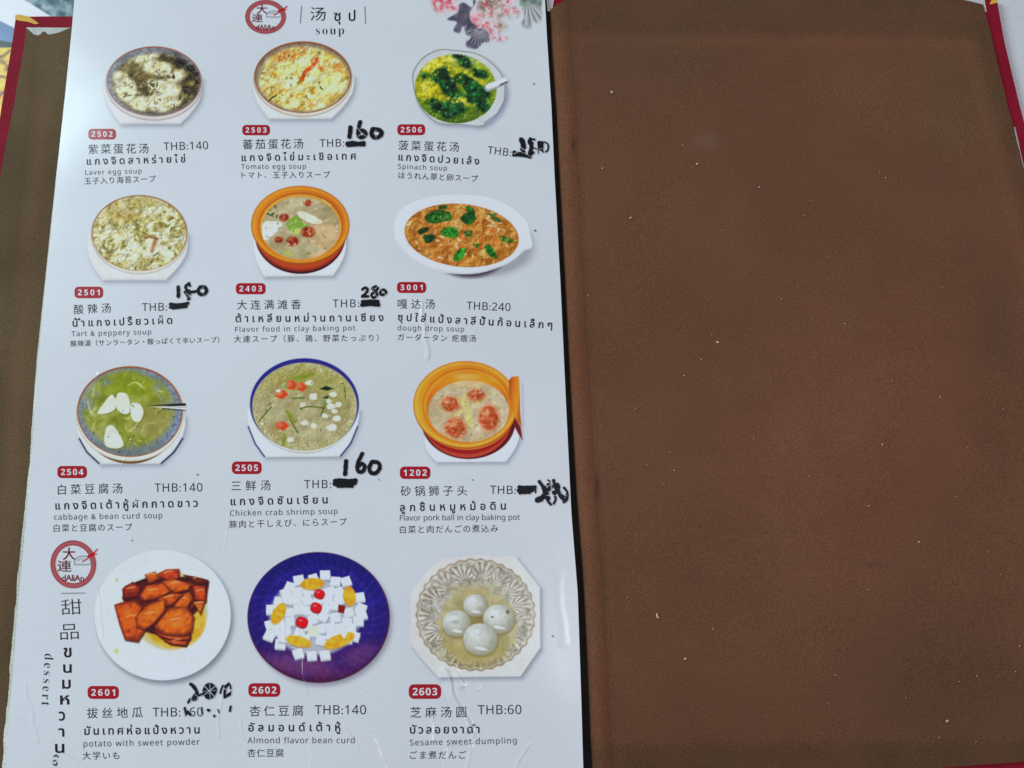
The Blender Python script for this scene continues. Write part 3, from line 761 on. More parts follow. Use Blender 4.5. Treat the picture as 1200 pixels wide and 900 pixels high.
c.paint(c.ell(180, 495, 22, 20, soft=16) * sp, (150, 138, 84), .6); c.paint(c.ell(152, 452, 30, 14, soft=10) * sp, (124, 144, 18), .6)
scatter(c, sp, 60, (100, 440, 205, 526), (.5, 1.0), [(196, 204, 130), (110, 120, 30), (210, 214, 160)], 16, elong=(3, 9), a=.5)
for p in ([(103, 470), (105, 480), (111, 488)], [(106, 484), (112, 478)], [(150, 452), (158, 448), (166, 452)], [(152, 505), (160, 498), (162, 492)]):
    c.paint(c.curve(p, 1.8, 1.4), (206, 214, 160), .6)
for pts in ([(114.5, 484), (122, 472), (131, 462.5), (137, 469), (135, 479), (125, 484.5)], [(138, 461), (150, 463.5), (152, 482), (145, 485), (137, 478)], [(153, 474.5), (160, 472.5), (166, 476), (168, 485), (163, 494.5), (155, 491)], [(124, 503), (130, 498), (137, 504), (145, 521), (135, 525.5), (123, 521)]):
    mk = c.spoly(pts, 1.3); c.paint(c.spoly([(x + 1.3, y + 1.5) for x, y in pts], 2.5) * m, (112, 116, 44), .6)
    c.paint(mk, (228, 230, 220)); c.paint(mk * c.noise(7, int(pts[0][0])), (200, 202, 180), .5)
c.relief(sp, 14, .12, 14, .1, octs=2)
c.paint(c.poly([(173, 475.2), (217.6, 472.4), (217.8, 476.4)], .9), (26, 24, 26)); c.paint(c.poly([(176, 476.8), (217.6, 475.6), (217.6, 480.2), (200, 478.4)], .9), (214, 218, 220))
c.paint(c.line([(190, 478.8), (217.6, 481)], 1, .8), (50, 50, 56)); c.paint(c.line([(196, 476.4), (217, 477.6)], .8, .8), (120, 120, 124), .8)
scatter(c, m, 16, (100, 432, 208, 530), (.5, .9), [(40, 40, 36)], 17, a=.6)
handprint(c); c.build("dish_picture", page, label="printed picture of green cabbage and bean curd soup with a metal spoon handle")

# ---- chicken crab shrimp soup
c = Canvas(282, 412, 432, 546)
plate(c, crescent((289.6, 490), (310, 535.7), (398.5, 535), (421, 488), 488), (222, 225, 228))
c.paint(c.line([(291, 500), (299, 520), (310, 535)], 1.7, 1.1), (52, 58, 120)); c.paint(c.line([(399, 534.5), (411, 520), (419, 500)], 1.7, 1.1), (52, 58, 120))
c.paint(c.ell(356.8, 477, 62.5, 54.5), (168, 168, 160)); c.paint(c.ell(356.8, 475.2, 63.8, 55), (220, 222, 220)); c.paint(c.ell(356.8, 473.8, 63.9, 54), (46, 46, 132))
c.paint(c.ell(357, 476.6, 61.5, 51.8), (170, 166, 130)); m = c.ell(357, 476.4, 60.2, 50.8)
c.paint(m, c.ramp(c.noise(20, 91, 3), [(.3, (156, 146, 98)), (.7, (176, 170, 130))]))
c.paint(m * (1 - c.ell(357, 478, 54, 44, soft=5)), c.ramp(c.noise(1.6, 5, 2), [(.2, (150, 142, 80)), (.8, (206, 202, 170))]), .85)
c.paint(c.ell(350, 445, 40, 14, soft=14) * m, (150, 148, 56), .5); c.paint(c.ell(395, 455, 22, 20, soft=12) * m, (150, 148, 60), .4)
scatter(c, m, 420, (300, 430, 416, 528), (.4, .8), [(196, 192, 160), (140, 128, 80), (206, 200, 172), (150, 140, 96)], 18, a=.7)
for p, w in (([(303, 494), (310, 486), (318, 477)], 1.6), ([(342, 443), (356, 442), (368, 438)], 3.4), ([(343, 467), (356, 466)], 1.8), ([(352, 479), (362, 476.5), (380, 478)], 1.6), ([(382, 472), (376, 487)], 1.6), ([(340, 492), (349, 507)], 1.7), ([(333, 510), (332, 521)], 4), ([(336, 482), (344, 494)], 4), ([(404, 454), (405, 468)], 1.2), ([(356, 438), (350, 443)], 3)):
    c.paint(c.curve(p, w, 1.3), (122, 142, 40) if w > 2 else (70, 96, 26), .85)
c.paint(c.poly([(374, 456), (382, 452), (391, 455.5), (384, 458)], 1.2), (28, 48, 34)); c.paint(c.poly([(377, 466), (386, 463), (384, 468)], 1.2), (40, 76, 46)); c.paint(c.poly([(373, 468), (389, 470), (380, 473)], 1.4), (120, 150, 90))
for pts in ([(336, 447), (342, 445), (348, 450), (345, 457), (338, 456)], [(348, 450), (354, 448), (360, 454), (355, 459), (349, 457)], [(323, 459), (333, 457), (338, 462), (331, 468), (323, 465)], [(323, 495), (333, 494), (339, 499), (332, 505), (324, 501)]):
    c.paint(c.poly(pts, 1.4), (208, 70, 34)); c.paint(c.poly([(x * .6 + pts[0][0] * .4, y * .6 + pts[0][1] * .4) for x, y in pts], 2), (232, 130, 100), .7)
r = random.Random(3)
for (x, y, w) in ((363, 449, 4.5), (390, 462, 4), (367, 465, 5), (355, 474, 4), (388, 476, 5), (397, 474, 4), (357, 496, 4.6), (368, 499, 4), (389, 501, 6), (381, 487, 3.5), (395, 490, 4.5), (341, 515, 4), (392, 482, 3.4), (385, 470, 3.2), (307, 497, 2), (326, 458, 2.6)):
    pts = [(x + w * math.cos(a + r.uniform(-.3, .3)) * r.uniform(.8, 1.3), y + w * .75 * math.sin(a) * r.uniform(.7, 1.2)) for a in np.linspace(0, 5.2, 6)]
    c.paint(c.spoly(pts, 1.4), (226, 226, 214), .93)
scatter(c, m, 10, (305, 440, 410, 522), (.6, 1.2), [(60, 76, 30)], 19, a=.7)
c.relief(m, 9, .2, 16, .12, octs=3); handprint(c); c.build("dish_picture", page, label="printed picture of chicken crab shrimp soup in a blue rimmed bowl")

# ---- pork ball in clay pot
c = Canvas(476, 414, 622, 552)
plate(c, crescent((498, 520), (511.6, 541.6), (593, 541), (609, 508), 508), (222, 224, 232))
c.paint(c.ell(549, 494, 55, 44), (84, 20, 30)); c.paint(c.ell(547.5, 491.5, 52, 44.8), (176, 66, 50)); c.paint(c.ell(547, 488, 53, 44), (150, 34, 34)); 
c.paint(c.ell(547, 484, 55, 43.2), (200, 120, 52)); c.paint(c.ell(545.5, 481.5, 58, 44.2), (160, 70, 24))
c.paint(c.poly([(602, 486), (610, 500), (612.5, 516), (607, 508), (602, 498)], 1.5), (110, 30, 34))
c.paint(c.ell(545.4, 474.6, 61, 51.4), (168, 92, 16)); m = c.ell(545.4, 473.8, 60.4, 50.4)
c.paint(m, c.ramp(c.X - c.Y * .4, [(290, (236, 150, 46)), (340, (226, 136, 34)), (420, (220, 128, 30))]))
c.paint(c.ring(545.4, 474.3, 59, 49.4, 2.8), (244, 178, 84), .55)
c.paint(c.ring(547, 475.4, 52.5, 44.5, 2.4), (178, 96, 18), .6)
w_ = c.ell(548, 476.5, 49.5, 42.6)
c.paint(w_, c.ramp(c.Y, [(436, (206, 122, 30)), (446, (226, 142, 40)), (465, (196, 104, 24)), (520, (180, 92, 22))]))
c.paint(c.ell(545, 441, 14, 3.4, 0, soft=4), (250, 200, 120), .5)
c.paint(c.ring(548, 476.5, 49.5, 42.6, 1.3), (240, 176, 84), .5)
s = c.ell(549, 482, 47.4, 36)
c.paint(s, c.ramp(c.noise(18, 101, 3), [(.3, (178, 158, 122)), (.7, (196, 182, 152))]))
c.paint(c.ell(549, 449, 30, 5, soft=5) * s, (216, 180, 128), .6)
for p, w in (([(538, 468), (545, 476), (548, 488), (552, 498)], 7), ([(556, 476), (562, 470), (568, 466)], 4), ([(540, 482), (534, 486)], 4), ([(545, 462), (548, 472)], 4)):
    c.paint(c.curve(p, w, 3), (214, 206, 140), .8); c.paint(c.curve([(x + 1, y - 1) for x, y in p], w * .4, 2), (190, 190, 90), .7)
for (x, y, rx, ry) in ((527.5, 473.5, 10, 8), (558, 463, 9.5, 6), (572.8, 489.5, 11, 14), (533.5, 501.5, 11.5, 11)):
    c.paint(c.ell(x, y, rx + 2.5, ry + 2.5, 0, soft=5) * s, (208, 140, 96), .7)
    c.paint(c.ell(x, y, rx, ry, 0, soft=2.6) * s, c.ramp(c.noise(2.8, int(x)), [(.3, (166, 66, 34)), (.55, (196, 92, 52)), (.8, (222, 132, 92))]), .97)
    c.paint(c.ell(x + rx * .25, y + ry * .4, rx * .8, ry * .65, 0, soft=5) * s, (150, 56, 34), .35); c.paint(c.ell(x - rx * .3, y - ry * .35, rx * .35, ry * .25, 0, soft=3), (244, 186, 150), .55)
scatter(c, s, 36, (505, 450, 594, 514), (.6, 1.1), [(132, 136, 66), (106, 116, 50)], 20, a=.75)
scatter(c, s, 50, (505, 450, 594, 514), (.5, 1.2), [(214, 204, 182)], 21, a=.5)
c.relief(s, 12, .2, 17, .2, octs=3); c.relief(m * (1 - s), 30, .12, 18, octs=2)
pd = [(596.4, 446), (599.2, 442), (604, 440.8), (608.2, 441.2), (609, 455), (609.6, 484), (611.4, 500), (606, 493), (600.5, 482), (596.8, 464)]
c.paint(c.poly(pd, 1.2), c.ramp(c.X + (c.Y - 470) * .1, [(594, (150, 70, 16)), (600, (204, 110, 26)), (606, (230, 140, 44)), (610, (176, 86, 22))]))
c.paint(c.line([(612, 450), (613, 500)], 1.6, 2.4), (150, 154, 168), .6)
handprint(c); c.build("dish_picture", page, label="printed picture of an orange clay pot with four pork balls and a wooden spoon")

# ---- potato with sweet powder
c = Canvas(100, 636, 286, 812)
c.paint(c.ell(193.5, 725, 80.5, 77, soft=7), (112, 122, 132), .85)
c.paint(c.ell(190.6, 721, 79.9, 76.2, soft=1.4), (214, 222, 226))
c.paint(c.ell(189, 719.5, 76, 72, soft=6), (208, 217, 222), .8)
c.paint(c.ring(190, 720, 60, 58, 2.5, soft=4), (222, 229, 232), .5)
c.paint(c.ell(199, 715.5, 45, 47, soft=2.5), (196, 190, 160), .7); c.paint(c.ell(199, 715.5, 43, 45, soft=4), (192, 180, 112), .8)
oil = c.ell(205, 728, 36, 32, 0, soft=3) * (1 - c.ell(190, 700, 30, 28, soft=3) * 0)
c.paint(oil, c.ramp(c.noise(12, 5), [(.3, (196, 150, 30)), (.7, (220, 182, 66))]), .9)
J = lambda p: crop(0, 620, 3.214, p)
pot = [([(470, 215), (560, 180), (690, 180), (785, 195), (775, 270), (725, 320), (610, 400), (540, 380), (460, 260)], (96, 38, 16)),
       ([(545, 172), (585, 160), (602, 186), (562, 206)], (186, 84, 30)), ([(595, 168), (625, 152), (675, 150), (675, 185), (640, 197), (600, 182)], (180, 64, 22)),
       ([(460, 225), (500, 198), (530, 222), (522, 252), (465, 264)], (146, 48, 20)), ([(610, 195), (660, 190), (718, 208), (712, 228), (660, 240), (620, 215)], (206, 92, 36)),
       ([(690, 172), (740, 180), (785, 192), (780, 214), (735, 205)], (90, 34, 24)), ([(728, 212), (775, 214), (776, 272), (735, 268)], (184, 68, 24)), ([(725, 272), (772, 272), (755, 320)], (186, 92, 36)),
       ([(525, 252), (552, 212), (620, 203), (645, 235), (590, 262), (540, 270)], (200, 84, 28)), ([(640, 262), (715, 235), (728, 262), (702, 302), (640, 292)], (196, 92, 36)), ([(590, 262), (650, 240), (690, 245), (650, 285), (610, 290)], (176, 74, 26)),
       ([(575, 378), (720, 392), (718, 412), (700, 440), (640, 432), (600, 405)], (150, 56, 24)), ([(600, 398), (716, 402), (712, 416), (640, 416)], (206, 96, 50)), ([(615, 418), (705, 424), (700, 438), (650, 434)], (196, 84, 44)),
       ([(430, 285), (470, 272), (510, 272), (538, 292), (512, 340), (548, 380), (520, 424), (470, 416), (450, 360)], (204, 84, 26)),
       ([(580, 370), (604, 330), (640, 297), (700, 290), (732, 330), (724, 385), (690, 402), (620, 396)], (212, 96, 34)),
       ([(510, 330), (560, 282), (625, 262), (622, 308), (580, 356), (545, 378), (515, 368)], (212, 98, 34))]
for k, (p, col) in enumerate(pot):
    P = J(p); mk = c.poly(P, 1.8); col = np.array(col, float)
    cx = sum(q[0] for q in P) / len(P); cy = sum(q[1] for q in P) / len(P)
    c.paint(c.poly([(x + .9, y + 1.8) for x, y in P], 2.6), (58, 20, 8), .9)
    c.paint(mk, col * .66)
    inner = [(cx + (x - cx) * .86, cy + (y - cy) * .84 - .4) for x, y in P]
    n = c.noise(5, 200 + k, 4)
    c.paint(c.poly(inner, 2.6) * mk, np.clip(c.ramp(n, [(.2, col * .78), (.55, col), (.85, np.clip(col * 1.18 + 10, 0, 255))]), 0, 255))
    c.paint(c.poly([(cx + (x - cx) * .6 - 1.5, cy + (y - cy) * .5 - 2) for x, y in P], 5) * mk, np.clip(col * 1.15 + 14, 0, 255), .5 if k else 0)
    if k: c.paint(c.curve([(cx - 5, cy - 2.5), (cx, cy - 4), (cx + 4, cy - 4.2)], 1.2, 1.8), (255, 206, 160), .6)
c.relief(c.poly(J(pot[0][0] and [(430,285),(460,215),(595,150),(785,190),(775,320),(725,390),(700,440),(600,430),(520,425),(465,416)]), 3) * (c.rgb[..., 1] < 125), 9, .28, 19, .2, octs=3)
for x, y, rr, col in ((137, 680, 2.2, (176, 190, 150)), (136.5, 763, 2.8, (186, 206, 110))):
    c.paint(c.ell(x, y, rr, rr, soft=2), col, .9)
handprint(c); c.build("dish_picture", page, label="printed picture of fried sweet potato pieces on a round white plate")

# ---- almond bean curd
c = Canvas(282, 638, 470, 814)
c.paint(c.ell(376.5, 727.5, 83, 76.5, soft=7), (126, 128, 140), .85)
c.paint(c.ell(373.4, 723.6, 83.4, 76.6, soft=1.3), (70, 26, 58))
m = c.ell(373, 722.6, 82, 75, soft=2)
c.paint(m, c.ramp(c.Y + (c.noise(18, 7) - .5) * 30, [(655, (32, 30, 110)), (700, (44, 36, 130)), (745, (50, 32, 112)), (775, (80, 40, 96)), (798, (92, 30, 60))]))
c.paint(m * (1 - c.ell(373, 719, 64, 58, soft=10)), (30, 24, 92), .35)
a_ = np.arctan2(c.Y - 720, c.X - 373); rr_ = np.hypot((c.X - 373) / 82, (c.Y - 722) / 75)
c.paint(m * np.clip((np.sin(a_ * 46 + rr_ * 22) - .55) * 2, 0, 1) * np.clip((rr_ - .62) * 6, 0, 1), (80, 76, 170), .22)
c.relief(m, 12, .3, 21); c.paint(c.ring(373, 722, 66, 60, 2, soft=4), (84, 76, 170), .25); c.paint(c.ell(350, 780, 42, 10, 10, soft=9) * m, (150, 90, 130), .35); c.paint(c.ell(424, 766, 20, 10, -30, soft=8) * m, (140, 80, 120), .3)
K = lambda x, y: (270 + x / 3.333, 630 + y / 3.333)
c.paint(c.ell(*K(330, 310), 53, 45, soft=5), (170, 178, 190), .97)
cubes = [(370, 145), (325, 158), (268, 165), (410, 170), (452, 170), (232, 190), (217, 217), (260, 212), (300, 207), (390, 212), (424, 212), (505, 232), (188, 248), (228, 242), (265, 245), (300, 245), (345, 240), (380, 242), (425, 243), (160, 280), (190, 280), (232, 292), (268, 280), (305, 285), (372, 278), (405, 265), (462, 292), (510, 275), (512, 300), (157, 340), (192, 332), (232, 328), (325, 318), (362, 308), (410, 312), (455, 330), (500, 325), (180, 362), (215, 360), (270, 372), (320, 368), (358, 355), (392, 352), (428, 352), (470, 352), (152, 382), (195, 415), (240, 398), (290, 395), (355, 400), (395, 382), (485, 385), (455, 396), (206, 390), (265, 452), (318, 460), (370, 458), (300, 345), (430, 380)]
r = random.Random(12)
for (x, y) in cubes:
    X, Y = K(x, y); a0 = r.uniform(-.45, .45); h = r.uniform(6.0, 7.0)
    q = [(X + h * 1.25 * math.cos(a0 + k * math.pi / 2 + .785), Y + h * 1.05 * math.sin(a0 + k * math.pi / 2 + .785)) for k in range(4)]
    c.paint(c.poly([(px_ + .6, py_ + 3.0) for px_, py_ in q], 1.6), (126, 132, 150), .7)
    c.paint(c.poly([(px_, py_ + 1.9) for px_, py_ in q], 1.0), (178, 188, 196)); g = r.uniform(-6, 6)
    c.paint(c.poly(q, 1.0), (214 + g, 221 + g, 226 + g))
    c.paint(c.line([q[2], q[3]], .6, 1), (245, 248, 250), .5)
for (x, y, rx, ry, rot) in ((320, 180, 45, 22, -4), (465, 228, 24, 38, -8), (188, 296, 23, 44, 30), (267, 405, 50, 20, 14), (425, 402, 62, 24, -22)):
    X, Y = K(x, y); mk = c.ell(X, Y, rx / 3.333, ry / 3.333, rot, soft=1.4)
    c.paint(c.ell(X, Y + 1.6, rx / 3.333, ry / 3.333, rot, soft=2), (150, 96, 30), .5)
    c.paint(mk, c.ramp(c.noise(4, int(x)), [(.3, (224, 142, 12)), (.7, (244, 176, 48))]))
    for t in (-.5, 0, .5):
        ca, sa = math.cos(math.radians(rot)), math.sin(math.radians(rot)); L_ = rx / 3.333 if rx > ry else 0; H_ = ry / 3.333 if ry > rx else 0
        ox, oy = L_ * t * ca - H_ * t * sa, L_ * t * sa + H_ * t * ca; nx_, ny_ = (-sa, ca) if rx > ry else (ca, sa)
        c.paint(c.line([(X + ox - nx_ * 5, Y + oy - ny_ * 5), (X + ox + nx_ * 5, Y + oy + ny_ * 5)], .6, .9) * mk, (255, 206, 110), .6)
for (x, y, rr) in ((348, 220, 22), (335, 273, 24), (279, 330, 26)):
    X, Y = K(x, y); c.paint(c.ell(X, Y + .8, rr / 3.6, rr / 4.0, 20, soft=1.4, pw=2.6), (130, 12, 24)); c.paint(c.ell(X, Y, rr / 3.9, rr / 4.3, 20, soft=1.6, pw=2.4), (206, 22, 34)); c.paint(c.ell(X - 1.5, Y - 2, 2, 1.2, soft=1.2), (250, 140, 140), .7)
c.paint(c.poly([K(422, 262), K(450, 266), K(444, 296), K(420, 292)], 1.2), (128, 34, 34)); c.paint(c.poly([K(302, 345), K(345, 345), K(342, 385), K(304, 383)], 1.2), (222, 214, 196))
c.paint(c.poly([K(428, 372), K(458, 372), K(445, 396)], 1), (236, 238, 240))
handprint(c); c.build("dish_picture", page, label="printed picture of white almond bean curd cubes on a blue plate")

# ---- sesame dumplings in a glass bowl
c = Canvas(472, 642, 644, 808)
Lc = lambda p: crop(460, 630, 3.333, p)
oc = Lc([(70, 222), (118, 150), (190, 85), (330, 68), (480, 74), (575, 195), (577, 430), (500, 542), (180, 546), (110, 470), (72, 420)])
c.paint(c.poly([(x + 2.8, y + 3) for x, y in oc], 7), (122, 126, 142), .85)
c.paint(c.poly(oc, 1.2), c.ramp(c.noise(40, 6), [(.3, (206, 200, 202)), (.7, (214, 206, 206))]))
cx, cy = 557.3, 720.5
a_ = np.arctan2((c.Y - cy) / 66, (c.X - cx) / 70); rr_ = np.hypot((c.X - cx) / 70, (c.Y - cy) / 66)
edge = .985 + .014 * np.cos(a_ * 34)
bowl = np.clip(.5 - (rr_ - edge) * 45, 0, 1)
c.paint(bowl, c.ramp(c.noise(5, 91, 4), [(.25, (134, 130, 120)), (.5, (170, 166, 156)), (.8, (198, 196, 190))]))
c.paint(bowl * c.ell(557, 782, 60, 12, soft=8), (128, 116, 62), .6)
fan = ((a_ / (2 * math.pi) * 15 + .12 * np.sin(a_ * 2 + 1)) % 1) - .5                        # cut-glass fans round the side
rad = (rr_ - .58) / .40
ft = np.arctan2(fan * 1.2, np.clip(rad, .01, 2)); fm = np.clip(.25 + (c.noise(12, 55, 3) - .3) * 2.6, .1, 1) * np.clip(rad * 5, 0, 1) * np.clip((1.0 - np.hypot(fan * 1.6, rad - .05)) * 9, 0, 1) * bowl
c.paint(fm * np.clip((np.sin(ft * 17) - .1) * 2, 0, 1), (122, 110, 92), .55); c.paint(fm * np.clip((-np.sin(ft * 17) - .2) * 2, 0, 1), (218, 214, 206), .6)
c.paint(bowl * np.clip(1 - np.abs(np.hypot(fan * 1.6, rad - .05) - 1) * 14, 0, 1) * np.clip(rad * 6, 0, 1), (128, 114, 98), .5)
c.paint(np.clip(1 - np.abs(rr_ - edge) * 40, 0, 1), (142, 120, 96), .6); c.paint(np.clip(1 - np.abs(rr_ - edge * .965) * 60, 0, 1), (216, 210, 196), .6)
n = c.noise(9, 93, 3); sp = np.clip(.5 - (np.hypot((c.X - 560) / 47, (c.Y - 734) / 43) - 1 - (n - .5) * .35) * 12, 0, 1)
c.paint(sp, c.ramp(c.noise(12, 94, 3), [(.3, (152, 140, 92)), (.7, (182, 172, 130))]), .93)
c.paint(c.ell(563, 728, 12, 8, soft=6), (118, 98, 46), .7); c.paint(c.ell(557, 764, 36, 12, soft=10) * bowl, (158, 144, 84), .6); c.paint(c.ell(556, 691, 26, 7, soft=7), (170, 158, 110), .6)
for (x, y, rr) in ((323, 264, 44), (415, 318, 58), (250, 335, 52), (343, 397, 63)):
    X, Y = 460 + x / 3.333, 630 + y / 3.333; q = rr / 3.333 * 1.06
    c.paint(c.ell(X + .5, Y + 1.5, q + 1.2, q * .95 + 1, soft=3), (126, 112, 70), .7)
    g = np.hypot(c.X - X + q * .25, c.Y - Y + q * .3) / q
    c.paint(c.ell(X, Y, q, q * .93, 0, soft=1.6, pw=2.1), c.ramp(g + (c.noise(4, int(x)) - .5) * .35, [(0, (212, 214, 212)), (.6, (188, 190, 184)), (1.2, (150, 148, 132))]))
    c.paint(c.ell(X + 1, Y + q * .55, q * .3, 1.3, 10, soft=1.6), (252, 252, 250), .9); c.paint(c.ell(X - q * .3, Y - q * .4, q * .25, q * .14, -20, soft=2.4), (248, 250, 250), .7); c.paint(c.ell(X, Y, q, q * .93, 0, soft=3) * np.clip(c.noise(6, int(x) + 5, 3) - .5, 0, 1) * 1.5, (150, 150, 146), .5)
c.paint(c.ell(577, 723, 1.6, 1.2), (70, 60, 50), .7); c.paint(c.ell(595, 717, 2.2, 2.6, soft=1.6), (76, 66, 48), .7); c.paint(c.ell(534, 729, 4.5, 2.5, soft=3), (150, 152, 150), .7)
handprint(c); c.build("dish_picture", page, label="printed picture of four white dumplings in a cut glass bowl")

# ---- blossom printed at the head of the page
c = Canvas(500, -40, 637, 62, res=2.0)
def petal_cloud(x, y, rx, ry, rot, seed, cols, a=1.0):
    n = c.noise(4.5, seed, 3); mk = c.ell(x, y, rx, ry, rot, soft=5) * np.clip((c.noise(6, seed + 1, 3) - .3) * 6, 0, 1)
    c.paint(mk, c.ramp(n, cols), a)
PK = [(.25, (186, 70, 88)), (.45, (214, 124, 134)), (.6, (222, 178, 184)), (.8, (222, 206, 210))]
for k, (x, y, rx, ry, rot) in enumerate(((520, -12, 22, 16, 0), (516, 5, 9, 12, -30), (529, 4, 10, 8, 30), (560, -20, 40, 18, 0), (600, -18, 30, 16, 0), (588, 0, 16, 7, 0), (556, 21, 8, 11, -30), (566, 26, 10, 8, 20), (578, 33, 9, 8, 30), (582, 43, 10, 4.5, 10), (598, 13, 9, 5, 0), (572, 10, 12, 10, 0))):
    petal_cloud(x, y, rx, ry, rot, 300 + k * 3, PK, .9)
for k, (x, y, rx, ry) in enumerate(((572, 6, 12, 9), (583, 14, 7, 12), (588, 31, 6, 5), (600, 17, 7, 4), (568, 18, 4, 3))):
    petal_cloud(x, y, rx, ry, 0, 360 + k * 3, [(.3, (120, 100, 92)), (.55, (176, 160, 150)), (.8, (216, 206, 204))], .85)
K7 = lambda p: crop(490, 0, 7.06, p)
for pts in (K7([(240, 160), (330, 100), (340, 40), (380, 22), (450, 62), (455, -20), (475, 20), (425, 110), (442, 180), (490, 225), (440, 285), (400, 290), (372, 215), (345, 272), (300, 262), (296, 235), (320, 180)]),
            K7([(400, 385), (398, 345), (430, 320), (445, 260), (520, 235), (580, 270), (588, 345), (545, 350), (520, 372), (480, 405), (440, 400)])):
    mk = c.spoly(pts, 2.2); c.paint(mk, c.ramp(c.noise(6, 5), [(.3, (62, 62, 78)), (.7, (96, 94, 110))]), .93)
for k in range(11):
    a = math.radians(20 + k * 14); x0, y0 = 562, 33
    c.paint(c.curve([(x0 + 4 * math.cos(a), y0 + 4 * math.sin(a)), (x0 + 20 * math.cos(a + .1) * .85, y0 + 20 * math.sin(a + .1))], 1.0, 1.0), (186, 190, 200), .6)
c.paint(c.curve([(546, 30), (541, 38)], 1.6, 1.2), (190, 192, 204), .7); c.paint(c.curve([(552, 33), (547, 41)], 1, 1), (180, 182, 196), .6)
mk = c.poly([(607, -40), (640, -40), (634, 10), (620, 9), (609, 7)], 2.5); c.paint(mk, c.ramp(c.noise(5, 8), [(.3, (84, 104, 96)), (.7, (132, 152, 142))]), .9)
fanp = c.spoly([(613, 8), (632, 6), (635, 20), (630, 27), (624, 24), (622, 33), (613, 32), (611, 26), (615, 20)], 2.5)
c.paint(fanp, (150, 158, 160), .85)
for k in range(12):
    a = math.radians(48 + k * 8.5); c.paint(c.curve([(618 + 3 * math.cos(a), 3), (621 + 27 * math.cos(a), 3 + 26 * math.sin(a))], 1.1, 1.0) * fanp, (92, 100, 104) if k % 2 else (206, 212, 214), .75)
handprint(c); c.build("blossom_print", page, label="printed pink blossom with dark ink leaves at the top of the page")

# ---- round restaurant crests
def crest(cx, cy, rx, ry, rot, label):
    k = rx / 26.7
    c = Canvas(cx - rx - 5, cy - ry - 5, cx + rx + 5, cy + ry + 5, res=2.6)
    c.paint(c.ring(cx, cy, rx, ry, 5.6 * k, rot, .9), (164, 86, 90))
    c.paint(c.ring(cx, cy, rx, ry, 1.2 * k, rot, .9), (132, 62, 68), .9); c.paint(c.ring(cx, cy, rx - 4.7 * k, ry - 4.7 * k, 1.1 * k, rot, .9), (140, 50, 58), .9)
    T = lambda pts: [(cx + (x - 86) * k * rx / 26.7 / k, cy + (y - 661.3) * ry / 28) for x, y in pts]
    for p, w, col in (([(87.3, 660.5), (88, 656.5), (92, 652.8), (98, 651.8), (103.5, 653), (106, 657), (105, 661.3), (88.5, 661.5), (87.3, 660.5)], 1.1, (112, 126, 138)), ([(91, 657), (94, 655), (98, 655)], .8, (140, 130, 140)),
                      ([(97, 658), (104, 653.5), (114, 644)], 1.5, (160, 40, 50)), ([(103, 653.5), (113, 649)], 1.3, (170, 36, 48)), ([(104, 652), (110, 648.6)], 3.2, (176, 26, 38))):
        c.paint(c.curve(T(p), w * k ** .5, .9), col, .95)
    c.build("crest_print", page, label=label, grain=3, dz=.00005)
crest(86, 661.3, 26.7, 28, -8, "round red crest with dumpling and chopsticks above the dessert heading")
crest(311.3, 19.8, 23.8, 19.8, 0, "round red crest with dumpling and chopsticks beside the soup heading")

# ------------------------------------------------------------------ lettering
def sans(t):
    o = ''
    for ch in t:
        if '0' <= ch <= '9': o += chr(0x1D7E2 + ord(ch) - 48)
        elif 'A' <= ch <= 'Z': o += chr(0x1D5A0 + ord(ch) - 65)
        elif 'a' <= ch <= 'z': o += chr(0x1D5BA + ord(ch) - 97)
        else: o += ch
    return o
def bold_digits(t): return ''.join(chr(0x1D7EC + ord(ch) - 48) for ch in t)
def serif(t): return ''.join(chr(0x1D41A + ord(ch) - 97) for ch in t)

def text_mesh(s, spacing=1.0, bold=0.0):
    cu = bpy.data.curves.new("t", 'FONT'); cu.body = s; cu.size = 1.0; cu.space_character = spacing
    cu.offset = bold; cu.fill_mode = 'BOTH' if False else 'FRONT'; cu.resolution_u = 3
    cu.dimensions = '2D'
    o = bpy.data.objects.new("t", cu); COL.objects.link(o)
    dg = bpy.context.evaluated_depsgraph_get()
    me = bpy.data.meshes.new_from_object(o.evaluated_get(dg))
    bpy.data.objects.remove(o); bpy.data.curves.remove(cu)
    n = len(me.vertices); v = np.zeros(n * 3); me.vertices.foreach_get('co', v); v = v.reshape(-1, 3)[:, :2]
    F = [tuple(p.vertices) for p in me.polygons]
    bpy.data.meshes.remove(me)
    return v, F

_g, _a = {}, {}
def glyphs(q, bold):
    if q[0] in 'ผฝ': bold = 0
    if (q, bold) not in _g: _g[(q, bold)] = text_mesh(q, 1.0, bold)
    return _g[(q, bold)]
def advance(q):
    if q not in _a: _a[q] = text_mesh(q + chr(0x0E01), 1.0, 0)[0][:, 0].max() - glyphs(chr(0x0E01), 0)[0][:, 0].max()
    return _a[q]

